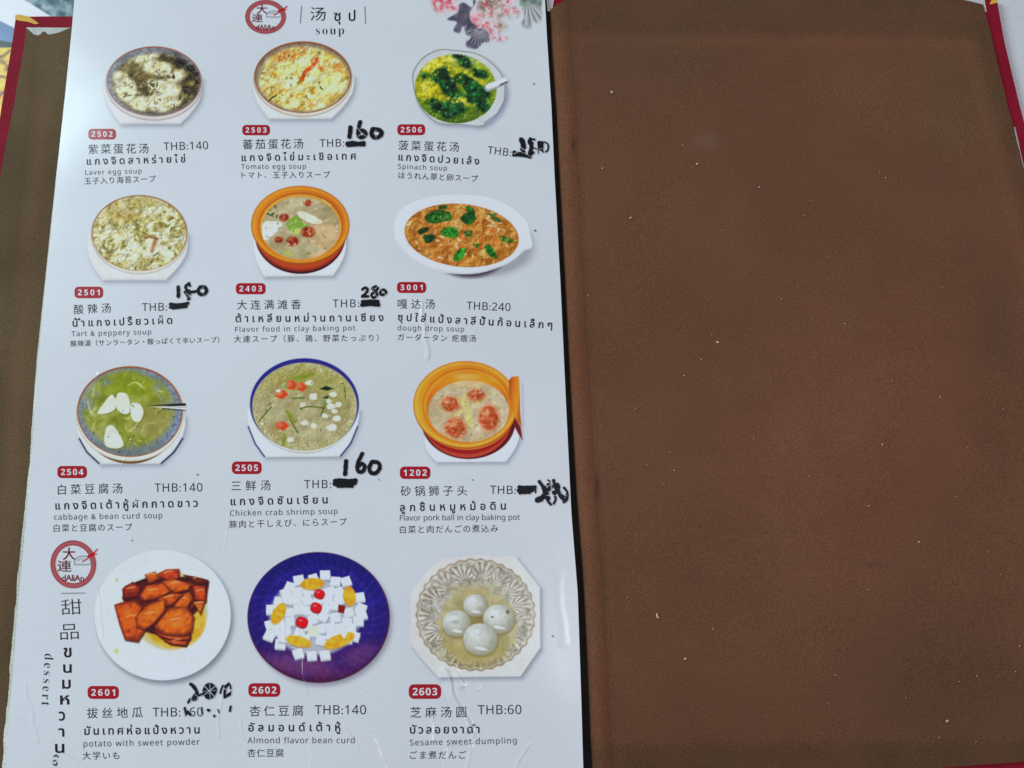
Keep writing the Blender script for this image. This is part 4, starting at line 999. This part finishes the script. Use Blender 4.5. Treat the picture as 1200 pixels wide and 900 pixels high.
def layout(s, x0, y0, x1, y1, em, bold=0, lean=0, vert=False):
    """letters as photo positions along the baseline (x0,y0)-(x1,y1)"""
    L = math.hypot(x1 - x0, y1 - y0)
    if any(0x0E01 <= ord(ch) <= 0x0E5B for ch in s) and len(s) > 1:
        cl = []
        for ch in s:                                   # keep vowels and tone marks with their consonant
            if cl and (ord(ch) == 0x0E31 or 0x0E34 <= ord(ch) <= 0x0E3A or 0x0E47 <= ord(ch) <= 0x0E4E): cl[-1] += ch
            else: cl.append(ch)
        VV, FF, pens, pen, n = [], [], [], 0.0, 0
        for q in cl:
            vq, fq = glyphs(q, bold); pens.append(pen); pen += advance(q)
            VV.append(vq); FF.append(fq)
        w0 = pens[-1] + VV[-1][:, 0].max() - VV[0][:, 0].min()
        gap = (L / em - w0) / (len(cl) - 1)
        gap = max(gap, -.06)
        V = []; F = []
        for k, (vq, fq) in enumerate(zip(VV, FF)):
            V.append(vq + np.array((pens[k] + gap * k, 0))); F += [tuple(i + n for i in f) for f in fq]; n += len(vq)
        v = np.concatenate(V); a = v[:, 0] - v[:, 0].min(); a = a * L / a.max(); b = v[:, 1] * em
        dx, dy = (x1 - x0) / L, (y1 - y0) / L
        return x0 + a * dx + b * dy, y0 + a * dy - b * dx, F
    v1, _ = text_mesh(s, 1.0, bold); w1 = np.ptp(v1[:, 0])
    if len(s) > 1:
        v2, _ = text_mesh(s, 1.4, bold); w2 = np.ptp(v2[:, 0])
        sp = 1 + (L / em - w1) * .4 / max(w2 - w1, 1e-4)
        sp = min(max(sp, .86), 2.6)
        v, F = text_mesh(s, sp, bold)
    else:
        v, F = text_mesh(s, 1.0, bold)
    a = v[:, 0] - v[:, 0].min(); w = a.max(); a = a * L / w
    b = v[:, 1] * em
    if lean: b = b + (a - 0) * 0 + lean * ((a / em) % 1.0 - .5) * 0
    dx, dy = (x1 - x0) / L, (y1 - y0) / L
    X = x0 + a * dx + b * dy; Y = y0 + a * dy - b * dx
    return X, Y, F

def put_text(name, items, parent=None, dz=.00009, label=None, extra=None):
    """items: (string, x0, y0, x1, y1, em, material, bold)"""
    V, FF, MI, mats = [], [], [], []
    if extra: V, FF, MI, mats = extra
    n = sum(len(v) for v in V)
    for (s, x0, y0, x1, y1, em, mat, bold) in items:
        X, Y, F = layout(s, x0, y0, x1, y1, em, bold)
        P = hit(X, Y, page_h); P[:, 2] += dz
        if mat not in mats: mats.append(mat)
        k = mats.index(mat)
        for f in F:
            q = [i for i in f]
            if len(q) < 3: continue
            e = P[q]; nrm = np.zeros(3)
            for i in range(len(q)): nrm += np.cross(e[i], e[(i + 1) % len(q)])
            if nrm[2] < 0: q.reverse()
            FF.append(tuple(i + n for i in q)); MI.append(k)
        V.append(P); n += len(P)
    me = mesh(name, np.concatenate(V), FF, mats, MI)
    return link(name, me, parent or page, label)

def badge(num, x0, y0, x1, y1):
    r = (y1 - y0) * .36; pts = []
    for (cx, cy, a0) in ((x1 - r, y0 + r, -90), (x1 - r, y1 - r, 0), (x0 + r, y1 - r, 90), (x0 + r, y0 + r, 180)):
        for k in range(6):
            a = math.radians(a0 + k * 18); pts.append((cx + r * math.cos(a), cy + r * math.sin(a)))
    P = hit([p[0] for p in pts], [p[1] for p in pts], page_h); P[:, 2] += .00006
    w = x1 - x0; h = y1 - y0
    put_text("number_badge", [(bold_digits(num), x0 + w * .12, y1 - h * .25, x1 - w * .12, y1 - h * .25, h * .70, M_WHITE, 0)], dz=.00010,
             extra=([P], [tuple(reversed(range(len(pts))))], [0], [M_RED]), label="red badge reading " + num)

# number, badge box, chinese, price, thai, english, japanese
D = [
 ("2502", (103.5, 151, 136, 163.5), ("紫菜蛋花汤", 103.5, 179.6, 174, 178.6, 12.6), ("THB:140", 191.8, 176.2, 244, 174.8, 12.6), ("แกงจืดสาหร่ายไข่", 101.8, 193.2, 217, 190.2, 11.6), ("Laver egg soup", 100, 205, 166, 203, 7.2), ("玉子入り海苔スープ", 99, 215.6, 182.7, 212.8, 8.8)),
 ("2503", (284, 146.4, 316.4, 158.6), ("蕃茄蛋花汤", 284.5, 174, 355.3, 173, 12.6), ("THB:", 374.7, 172.4, 403.3, 171.8, 12.4), ("แกงจืดไข่มะเขือเทศ", 283.2, 188.8, 417.3, 186.8, 11.6), ("Tomato egg soup", 282.7, 198.2, 358.6, 197.6, 7.4), ("トマト、玉子入りスープ", 283, 208.6, 386.7, 208, 8.8)),
 ("2506", (465.6, 145.7, 498.3, 158.5), ("菠菜蛋花汤", 466.8, 174.8, 537.6, 177, 12.4), ("THB:", 571, 180, 598.5, 183.4, 12.2), ("แกงจืดปวยเล้ง", 466.8, 187.8, 561.4, 193, 11.6), ("Spinach soup", 466.3, 197.8, 523.8, 200, 7.4), ("ほうれん草と卵スープ", 466.8, 208.8, 560, 212.8, 9)),
 ("2501", (87.3, 336, 121, 349.5), ("酸辣汤", 86.8, 367.4, 130, 365.4, 12.4), ("THB:", 166.6, 364.6, 195.8, 364, 12.6), ("น้ำแกงเปรี้ยวเผ็ด", 85.2, 382.8, 201.9, 379.4, 12), ("Tart & peppery soup", 84, 394.2, 177.4, 391.8, 7.8), ("酸辣湯（サンラータン・酸っぱくて辛いスープ）", 82.9, 405.6, 257, 401, 7.7)),
 ("2403", (276.4, 331.8, 311.4, 344.9), ("大连满滩香", 278, 362, 352.7, 361.4, 12.4), ("THB:", 390, 360.2, 421, 360, 12.6), ("ต้าเหลียนหม่านถานเซียง", 276, 377.4, 449.5, 376.2, 12), ("Flavor food in clay baking pot", 275.7, 389, 416.4, 387.2, 7.8), ("大連スープ（豚、鶏、野菜たっぷり）", 274.5, 400.8, 443.7, 399.2, 9)),
 ("3001", (465.2, 330.4, 499.5, 343.4), ("嘎达汤", 466, 360.8, 509.5, 361, 12.4), ("THB:240", 546.6, 362.6, 598, 364.6, 12.6), ("ซุปใส่แป้งสาลีปั้นก้อนเล็กๆ", 466, 375.6, 647, 385, 12), ("dough drop soup", 466, 387.2, 543.8, 388.6, 7.8), ("ガーダータン 疙瘩汤", 466, 398.4, 557.8, 400.2, 9)),
 ("2504", (67.3, 546, 102, 560.3), ("白菜豆腐汤", 68, 578.8, 143.5, 577, 13), ("THB:140", 181.3, 576.4, 237.3, 575.8, 13.4), ("แกงจืดเต้าหู้ผักกาดขาว", 65, 597, 232, 593.8, 12.6), ("cabbage & bean curd soup", 63.5, 609.2, 190.3, 607.2, 8.4), ("白菜と豆腐のスープ", 63, 622.6, 155, 621.2, 9.6)),
 ("2505", (271.7, 540.8, 306.7, 555.6), ("三鲜汤", 271.2, 574.2, 317, 573.4, 13), ("THB:", 356.5, 572.2, 388, 572, 13.2), ("แกงจืดซันเซียน", 270.4, 592, 384, 589.8, 12.6), ("Chicken crab shrimp soup", 269.7, 604.6, 395.6, 602.2, 8.4), ("豚肉と干しえび、にらスープ", 269, 618.2, 406.4, 614.8, 9.6)),
 ("1202", (468.6, 546.7, 504.4, 561.3), ("砂锅狮子头", 469.4, 580.4, 547.3, 579.8, 13), ("THB:", 574.2, 578.8, 604.3, 579, 13.4), ("ลูกชิ้นหมูหม้อดิน", 468.6, 599, 592.8, 597, 12.6), ("Flavor pork ball in clay baking pot", 468.6, 610, 609.2, 609.2, 8.4), ("白菜と肉だんごの煮込み", 468.6, 624.4, 583.6, 622.8, 9.8)),
 ("2601", (102.7, 803.8, 139.4, 819), ("拔丝地瓜", 102, 840.8, 167.4, 839.8, 13.6), ("THB:160", 179, 839.8, 238, 839.4, 14.4), ("มันเทศห่อแป้งหวาน", 99, 861, 234, 859.4, 13), ("potato with sweet powder", 98, 875, 234, 872.6, 9), ("大学いも", 97, 889.4, 140, 889, 10.2)),
 ("2602", (291, 800.6, 328.5, 816.6), ("杏仁豆腐", 292.5, 838.4, 355.5, 837.8, 13.8), ("THB:140", 369, 837, 429, 837, 14.6), ("อัลมอนด์เต้าหู้", 291, 857, 399, 856.6, 13.2), ("Almond flavor bean curd", 290, 871, 415.5, 870.8, 9), ("杏仁豆腐", 290, 886.2, 332.4, 886.2, 10.4)),
 ("2603", (479, 801.8, 517, 819), ("芝麻汤圆", 481, 840, 546.4, 839.4, 13.8), ("THB:60", 560, 837, 611, 836.6, 14.6), ("บัวลอยงาดำ", 480.4, 859.6, 562, 859, 13.2), ("Sesame sweet dumpling", 480.4, 873.6, 605.5, 871, 9), ("ごま煮だんご", 480.4, 888.8, 546.4, 888.4, 10.4)),
]
for num, bb, cn, pr, th, en, jp in D:
    badge(num, *bb)
    put_text("chinese_lettering", [(*cn, M_DARK, 0)])
    put_text("price_lettering", [(sans(pr[0]), *pr[1:5], pr[5] * 1.02, M_DARK, 0)])
    put_text("thai_lettering", [(*th, M_BLACK, .018)])
    put_text("english_lettering", [(sans(en[0]), *en[1:5], en[5] * 1.08, M_GREY, 0)])
    put_text("japanese_lettering", [(*jp, M_DARK, 0)])

# headings
put_text("soup_heading", [("汤", 363.7, 23, 381.6, 23, 17.5, M_DARK, 0), ("ซุป", 391.3, 24.4, 416.5, 24.4, 17, M_BLACK, .012)])
vert = [("甜", 72.2, 719.5, 95.8, 718.2, 20, M_DARK, -.008), ("品", 70.9, 748.6, 92.4, 747.4, 21, M_DARK, -.008),
        ("ข", 74.7, 770, 84, 769.7, 19, M_BLACK, .02), ("น", 74.2, 788.2, 84.2, 788, 17, M_BLACK, .02), ("ม", 73, 806.8, 83, 806.6, 18, M_BLACK, .02),
        ("ห", 70.6, 825.4, 81.5, 825.2, 18.5, M_BLACK, .02), ("ว", 69, 844.2, 76.4, 844, 18, M_BLACK, .02), ("า", 68.6, 863.2, 75.6, 863, 17, M_BLACK, .02), ("น", 64.7, 882, 75.6, 881.8, 18, M_BLACK, .02)]
put_text("dessert_heading", vert)
put_text("crest_lettering", [("大", 73.5, 654.8, 88.5, 654.8, 15.5, M_CREST, .012), ("連", 67, 668.8, 84, 668.8, 14.5, M_CREST, .006), ("dAliAn", 72.5, 680.5, 98.5, 681.2, 10.4, M_CREST, .014)])
put_text("crest_lettering", [("大", 300.5, 15.4, 313.5, 15.4, 11.5, M_CREST, .012), ("連", 295, 25.2, 308, 25.2, 10.5, M_CREST, .006), ("dAliAn", 300, 34.6, 322, 35, 8.6, M_CREST, .014)])

put_text("soup_heading", [(serif("soup"), 370.3, 40.4, 403.3, 40.2, 14.6, M_DARK, -.012)], label="the word soup under the heading")
put_text("dessert_heading", [(serif("dessert"), 52.6, 765.8, 48.6, 826.5, 15.4, M_DARK, -.012)], label="the word dessert running down the page margin")
c = Canvas(348, 4, 358, 32, res=2.4)
c.paint(c.line([(353.4, 7.6), (352, 27)], 1.0, .9), (96, 100, 108)); c.build("heading_rule", page, grain=2, label="upright rule left of the soup heading")
c = Canvas(422, 4, 434, 32, res=2.4); c.paint(c.line([(427.6, 8.2), (428.4, 27.8)], 1.0, .9), (96, 100, 108)); c.build("heading_rule", page, grain=2, label="upright rule right of the soup heading")
c = Canvas(68, 690, 104, 700, res=2.4); c.paint(c.line([(72, 695.4), (99.6, 695)], .9, .9), (90, 110, 116)); c.build("heading_rule", page, grain=2, label="level rule under the lower crest")
c = Canvas(58, 882, 72, 902, res=2.6)
c.paint(c.curve([(63.5, 886.5), (66, 885), (68, 887)], 1.8, .9), (50, 54, 60)); c.paint(c.curve([(62.5, 892), (65.5, 891)], 1.6, .9), (50, 54, 60)); c.paint(c.curve([(62.8, 895.6), (65.8, 896.8), (66.6, 894)], 1.7, .9), (46, 48, 56)); c.build("dessert_heading", page, grain=2, label="last tone mark of the dessert heading")

# ------------------------------------------------------------------ black marker writing
INKC = (14, 14, 20)
def marker(name, box, strokes, wear=.25, seed=1, worn=(), label=None, col=INKC):
    c = Canvas(*box, res=3.0)
    m = np.zeros_like(c.X)
    wob = (c.noise(2.2, seed) - .5)
    for pts, w in strokes:
        P = smooth_pts(pts, 4) if len(pts) > 2 else pts
        m = np.maximum(m, np.clip(.5 - (c.dist(P, False) - w * .6 + wob * w * .22) / .9, 0, 1))
    n = c.noise(2.0, seed + 3, 3)
    m *= 1 - np.clip((n - (1 - wear * .75)) * 5, 0, 1) * .85
    c.paint(m, np.array(col, float) + (c.noise(3, seed + 8)[..., None] * 18))
    for pts, w in worn:
        c.paint(c.line(pts, w, .7) * m, (196, 200, 216), .9)
    c.build(name, page, dz=.00013, grain=3, label=label)

HP, CO = "handwritten_price", "crossed_out_price"
marker(HP, (404, 136, 454, 168), [([(410.8, 149.5), (410.4, 155), (409.6, 160.5)], 4.4), ([(422.3, 143.4), (420.6, 149), (419.8, 156), (421.5, 160.6), (426, 160.6), (428.6, 156.5), (425, 153.2), (421, 156)], 4.2), ([(436.5, 151.8), (435.6, 157), (438.4, 161.2), (444, 160.6), (447.6, 156), (444, 152.4), (437, 151.6)], 4.4)], .2, 3,
       worn=[([(418.8, 149.6), (423.6, 156.2)], .8), ([(423.6, 156.2), (420, 160)], .7), ([(424, 156.4), (428.6, 159.4)], .7), ([(440.4, 152.4), (440.8, 162)], .7)], label="160 in black marker beside the tomato egg soup")
marker(CO, (402, 162, 432, 176), [([(407.5, 168.6), (414, 168), (420, 169), (426, 168)], 4.8), ([(408, 170.4), (416, 169.8), (426.5, 169.6)], 3.8)], .1, 4)
marker(HP, (604, 157, 648, 186), [([(610.8, 164), (613.2, 168.5), (614, 172.6)], 4.8), ([(612.4, 166), (613.4, 171)], 5.4), ([(611, 175), (614, 177.6)], 3), ([(621.6, 163.8), (620.6, 166.4), (622.6, 169.4)], 4.4), ([(622, 163), (626.4, 163.8)], 2.2), ([(622.8, 168), (622.4, 175), (621, 180)], 4.2), ([(624.6, 179), (622, 181)], 3.2), ([(624, 173), (629.4, 175)], 1.2), ([(632, 167.4), (632.4, 174.4)], 4.0), ([(634.8, 167.8), (634.6, 174.6)], 4.2), ([(634, 175.6), (636.6, 178)], 1.8), ([(630.6, 176), (630.8, 180)], 1.0), ([(638, 166.6), (641.6, 168.6), (642.8, 172.4)], 1.6), ([(642.6, 170.6), (642.2, 175.6), (639.8, 178)], 2.0)], .2, 6,
       worn=[([(609.6, 173), (614, 175.6)], .8), ([(630.4, 175.4), (636, 174)], .5)], label="180 in worn black marker beside the spinach soup", col=(20, 18, 30))
marker(CO, (596, 172, 628, 189), [([(602.4, 178.6), (607, 181), (613, 180)], 3.6), ([(602, 181.8), (609, 182), (616, 182.8), (621.4, 184.2)], 3.2), ([(606, 180.4), (614, 180.6)], 4)], .2, 7, worn=[([(602, 180.6), (608, 177.6)], .8)], col=(18, 16, 26))
marker(HP, (203, 326, 248, 355), [([(208.9, 336.8), (209.3, 341), (209.2, 347.2)], 3.8), ([(221.6, 332.6), (218, 335.4), (218.6, 339.6), (222, 341)], 3.0), ([(221.4, 332), (222.8, 335)], 2.6), ([(217, 342.4), (221, 341.4), (225, 342.4), (229, 341.6)], 3.0), ([(218.4, 344.4), (222.6, 345)], 3.2), ([(220, 347), (222, 350), (220.6, 351)], 2.6), ([(234.6, 336.8), (232.4, 340.4), (234.6, 344.8), (239.6, 344.8), (242.4, 340.6), (239.4, 336.4), (234.6, 336.6)], 3.6)], .12, 8, worn=[([(217.6, 343.6), (223, 347)], .7), ([(221, 348), (223.6, 345)], .6), ([(238, 335), (238.6, 347)], .5)], label="180 in black marker beside the tart and peppery soup")
marker(CO, (193, 349, 226, 368), [([(200, 356.8), (208, 357.6), (214, 357), (220, 355.6)], 3.6), ([(202, 360.6), (210, 360), (218, 358.8)], 3.8), ([(199, 360.4), (206, 361)], 2.2)], .1, 9)
c_ = [([(218.4, 360.2), (219.4, 358)], 1.2)]
marker(HP, (419, 330, 458, 354), [([(424.8, 339.2), (428.4, 337.2), (431, 340), (427.6, 345), (424.6, 347.6), (431.4, 347.4)], 2.7), ([(440.6, 335.6), (436.4, 338), (440, 341.6), (442, 346), (437.6, 349), (435.4, 345.4), (440.6, 341.2), (443, 337.6)], 2.7), ([(447, 340.4), (445.6, 343.6), (448.4, 345.8), (452.6, 342.6), (450, 339.8), (447, 340.4)], 2.8)], .25, 10, worn=[([(446, 339), (452, 346)], .6), ([(436, 337), (442, 349)], .5)], label="280 in black marker beside the clay baking pot")
marker(CO, (418, 347, 450, 364), [([(425, 353.6), (434, 353), (443, 353.2)], 3.4), ([(424.4, 357.6), (434, 356.6), (443.6, 357.4)], 4.0), ([(426, 355.6), (443, 355)], 3.6)], .1, 12)
marker(HP, (398, 525, 453, 563), [([(405.6, 540.6), (405.2, 547), (404.6, 555.6)], 4.4), ([(424.6, 531.8), (421, 539), (418.6, 547), (420.4, 552.6), (425.4, 552.4), (427.6, 546.8), (424, 543.6), (420, 546.6)], 4.0), ([(436, 541.4), (432.8, 548), (434.8, 554), (440.4, 554.4), (445, 549), (443.6, 542.6), (437, 541.2)], 4.2)], .05, 13, label="160 in black marker beside the chicken crab shrimp soup")
marker(CO, (386, 557, 422, 576), [([(393, 563.6), (402, 563.6), (409, 564.2), (416.6, 563.4)], 4.8), ([(392.6, 567.4), (400, 567.8), (408, 566.4), (416, 566)], 4.6), ([(396, 570), (404, 569.8), (413, 569.8)], 3.4)], .04, 14)
marker(HP, (624, 558, 669, 596), [([(632, 564.4), (636, 570), (639.6, 576)], 3.4), ([(630, 586), (634.4, 584), (640.6, 578)], 5.6), ([(637.6, 572), (640, 580), (642, 584)], 5.2), ([(643, 568), (645.6, 571), (641, 575)], 4.0), ([(648.8, 563), (650, 570), (652.6, 574)], 3.2), ([(653, 568), (654.4, 571), (652, 576), (649, 577)], 4.2), ([(650, 580), (651.2, 585), (649, 590)], 2.6), ([(641.4, 583), (642.6, 588), (645.4, 591)], 2.8), ([(642, 562.6), (645, 564.4)], 1.4), ([(655, 576.6), (656.6, 581), (660, 585)], 3.8), ([(656.6, 579), (659.6, 582)], 3.8), ([(661, 571.6), (664.4, 576), (665.2, 580)], 2.4), ([(664.6, 580), (664, 585), (661, 588)], 3.4)], .18, 15,
       worn=[([(642.6, 576.8), (649, 574)], .8), ([(641, 570.4), (648, 566)], .7), ([(645.6, 562), (646.8, 590)], .9), ([(640.8, 580.6), (651, 581)], .8), ([(657, 578), (664, 581)], .8)], label="280 in smudged black marker beside the pork ball pot", col=(18, 16, 28))
marker(CO, (603, 564, 632, 583), [([(608.6, 571), (616, 571.4), (627, 571)], 3.8), ([(608.4, 575), (616, 574.6), (624, 574.2)], 4.6), ([(609, 578), (614, 577.6), (621, 577.6)], 2.6), ([(627.4, 571), (627.6, 577)], 2)], .1, 16, col=(18, 16, 26))
marker(HP, (215, 796, 276, 846), [([(223.6, 801.6), (228, 805), (231.6, 812.6)], 3.2), ([(225.6, 803.4), (229.6, 808)], 3.4), ([(231, 811), (229.4, 816.6)], 3), ([(228, 814), (226.4, 818.6), (230.4, 818.6)], 2.4), ([(223.4, 819), (220.8, 823)], 2.6), ([(225, 821), (229.6, 821)], 1.0), ([(232, 815.4), (239.6, 812.4)], 2.2), ([(243, 804), (240.4, 810), (244, 816.4), (249, 814.4), (251.4, 808), (247.6, 803.4), (243, 804)], 5.2), ([(244, 808), (248, 811)], 5), ([(261.4, 803.4), (259.4, 808), (258.4, 812)], 2.0), ([(268, 801.6), (264.6, 804.6)], 3.2), ([(265, 805), (263.6, 810), (263.6, 817)], 2.8), ([(266, 815.4), (269.4, 813)], 3.2), ([(270, 803), (270.6, 807)], 1.8), ([(270.8, 810), (269, 815)], 1.4),
        ([(244, 832), (245.2, 832.4)], 2.8), ([(251, 838.8), (251.6, 839.2)], 2.4), ([(255.6, 831.6), (256.8, 835)], 1.3), ([(270.6, 828), (269.6, 833)], 2.4), ([(216.6, 829.6), (218.4, 837)], 2.4), ([(220, 834), (223.4, 837.4)], 3), ([(236.4, 829.6), (237.2, 836.4)], 1.8)], .2, 17,
       worn=[([(240, 804), (252, 817)], .9), ([(252.6, 804), (240, 814)], .9), ([(246, 801), (246.4, 819)], .7), ([(239, 810), (253, 809)], .5), ([(263, 807), (271, 810)], .9), ([(222.6, 815), (224.6, 823)], .9), ([(227, 813), (232, 816)], .6)], label="200 in flaking black marker beside the potato dessert", col=(16, 18, 32))
# stray ink dots
for (x, y, rr) in ((625.8, 98.4, 1.0), (627.3, 270.3, 1.2), (648, 745.5, 1.1), (231.7, 556.4, 1.0), (444, 562, .7), (554, 562.5, .8), (155, 633.4, .8)):
    c = Canvas(x - 3, y - 3, x + 3, y + 3, res=3); c.paint(c.ell(x, y, rr * 1.2, rr * .8, 30, soft=1), (58, 60, 70), .9); c.build("ink_speck", page, grain=0, dz=.00006)

# ------------------------------------------------------------------ what lies on the right cover
def crumb(name, px, py, l, w, rot, mat, seed, bend=0.0):
    """small irregular grain; half sizes in metres"""
    r = random.Random(seed)
    P0 = hit(px, py, None, RIGHT_Z)
    V, F = [], []
    nu, nv = 7, 8
    for i in range(nu):
        t = -1 + 2 * i / (nu - 1); rad = math.sqrt(max(0, 1 - t * t)) + (.05 if abs(t) < 1 else .02)
        for j in range(nv):
            a = 2 * math.pi * j / nv; k = 1 + r.uniform(-.16, .16)
            x = l * t; y = w * rad * math.cos(a) * k + bend * l * t * t; z = w * .7 * rad * math.sin(a) * k + w * .6
            V.append((P0[0] + x * math.cos(rot) - y * math.sin(rot), P0[1] + x * math.sin(rot) + y * math.cos(rot), P0[2] - .0003 + z))
    for i in range(nu - 1):
        for j in range(nv):
            F.append((i * nv + j, (i + 1) * nv + j, (i + 1) * nv + (j + 1) % nv, i * nv + (j + 1) % nv))
    F.append(tuple(range(nv))); F.append(tuple(reversed([(nu - 1) * nv + j for j in range(nv)])))
    me = mesh(name, V, F, [mat], smooth=True)
    me.materials[0] = mat
    return me
CR = [(717, 108, .0009, .0007, .8, "pale round crumb near the top left of the brown cover", 0),
      (817, 192, .0009, .0005, .3, "small tan crumb below the faint grey smudge on the brown cover", 0),
      (770, 722, .0016, .0005, -1.2, "largest curved yellow crumb low on the brown cover beside the page", .4),
      (803, 772, .0008, .0005, .2, "tan crumb just below the curved yellow crumb", 0),
      (841, 401, .0009, .0005, -.4, "pale crumb in the middle left of the brown cover", 0),
      (739, 255, .0010, .0004, .5, "thin pale crumb on the brown cover level with the oval plate picture", 0),
      (1110, 845, .0007, .0006, .1, "tiny white crumb near the bottom right of the brown cover", 0)]
for k, (x, y, l, w, rot, lab, bend) in enumerate(CR):
    o = link("crumb", crumb("crumb", x, y, l * .8, w * .8, rot, M_CRUMB, k, bend), None, lab)
    o['category'] = "crumb"; o['group'] = "crumbs lying on the brown right cover"
# fine lint: uncountable specks in one object
r = random.Random(8); V, F = [], []
fixed = [(727, 142), (822, 421), (706, 197), (800, 170), (712, 286), (950, 235), (942, 252), (980, 295), (1031, 202), (1038, 208), (990, 379), (1045, 446), (1102, 465), (1034, 521), (1018, 593), (890, 219), (834, 392), (802, 440), (785, 530), (790, 551), (778, 567), (745, 479), (735, 700), (835, 737), (1145, 792), (1077, 635), (689, 346), (1101, 864), (1144, 869), (1190, 787), (1170, 792), (1195, 757), (916, 350), (811, 196)]
for k in range(80):
    x, y = fixed[k] if k < len(fixed) else (r.uniform(690, 1190), r.uniform(20, 880))
    s = r.uniform(.00016, .00034) if k < len(fixed) else r.uniform(.00007, .0002)
    P = hit(x, y, None, RIGHT_Z); a = r.uniform(0, 3.1); e = r.uniform(1, 2.2)
    b = len(V)
    for q in ((e, 0, 0), (0, 1, 0), (-e, 0, 0), (0, -1, 0), (0, 0, .8)):
        V.append((P[0] + s * (q[0] * math.cos(a) - q[1] * math.sin(a)), P[1] + s * (q[0] * math.sin(a) + q[1] * math.cos(a)), P[2] - .0001 + s * q[2] + (0 if q[2] else 0)))
    F += [(b, b + 1, b + 4), (b + 1, b + 2, b + 4), (b + 2, b + 3, b + 4), (b + 3, b, b + 4)]
o = link("lint", mesh("lint", V, F, [M_DUST]), None, "pale lint and dust specks scattered over the brown right cover", 'stuff'); o['category'] = "lint"

# ------------------------------------------------------------------ printed mat on the table, behind the upper left corner
M_MAT, nt, b = newmat("printed_mat")
a = nt.nodes.new('ShaderNodeAttribute'); a.attribute_name = 'ink'; nt.links.new(a.outputs['Color'], b.inputs['Base Color']); b.inputs['Roughness'].default_value = .4
c = Canvas(-260, -120, 240, 330, res=.9)
c.paint(np.ones_like(c.X), (214, 226, 236))
sl = .5
yl = c.Y - (c.X * .62)
c.paint(np.clip((c.X * .62 - 17 - c.Y) / 1.5, 0, 1), c.ramp(c.noise(9, 3, 4), [(.25, (44, 66, 74)), (.45, (76, 104, 114)), (.65, (120, 150, 164)), (.85, (168, 190, 204))]))
y1 = c.Y - c.X * .5
c.paint(np.clip((y1 - 24) / 1.5, 0, 1), c.ramp(c.Y + (c.noise(20, 4) - .5) * 14, [(22, (84, 118, 160)), (46, (96, 134, 178))]))
y2 = c.Y - c.X * .2
c.paint(np.clip((y2 - 47) / 1.5, 0, 1), (22, 30, 44))
n = c.noise(10, 7, 4)
c.paint(np.clip((c.Y - 55.5) / 1.5, 0, 1), c.ramp(n, [(.22, (80, 60, 10)), (.4, (206, 170, 26)), (.6, (232, 200, 50)), (.8, (240, 214, 120))]))
c.paint(np.clip((c.Y - 56) / 1.5, 0, 1) * np.clip((c.noise(14, 17, 3) - .62) * 12, 0, 1), (206, 120, 40), .8)
for p in ([(-20, 92), (0, 90), (14, 93)], [(-20, 120), (0, 112), (10, 104)], [(-10, 70), (4, 66), (12, 60)]):
    c.paint(c.curve(p, 3, 2.5), (86, 60, 14), .8)
mt = c.build("printed_mat", None, dz=.0004, hfun=None, label="colourful printed paper mat under the top left corner of the menu", mat=M_MAT, whole=True, grain=8)
mt['category'] = "paper mat"
mod = mt.modifiers.new("thickness", 'SOLIDIFY'); mod.thickness = .0003; mod.offset = -1
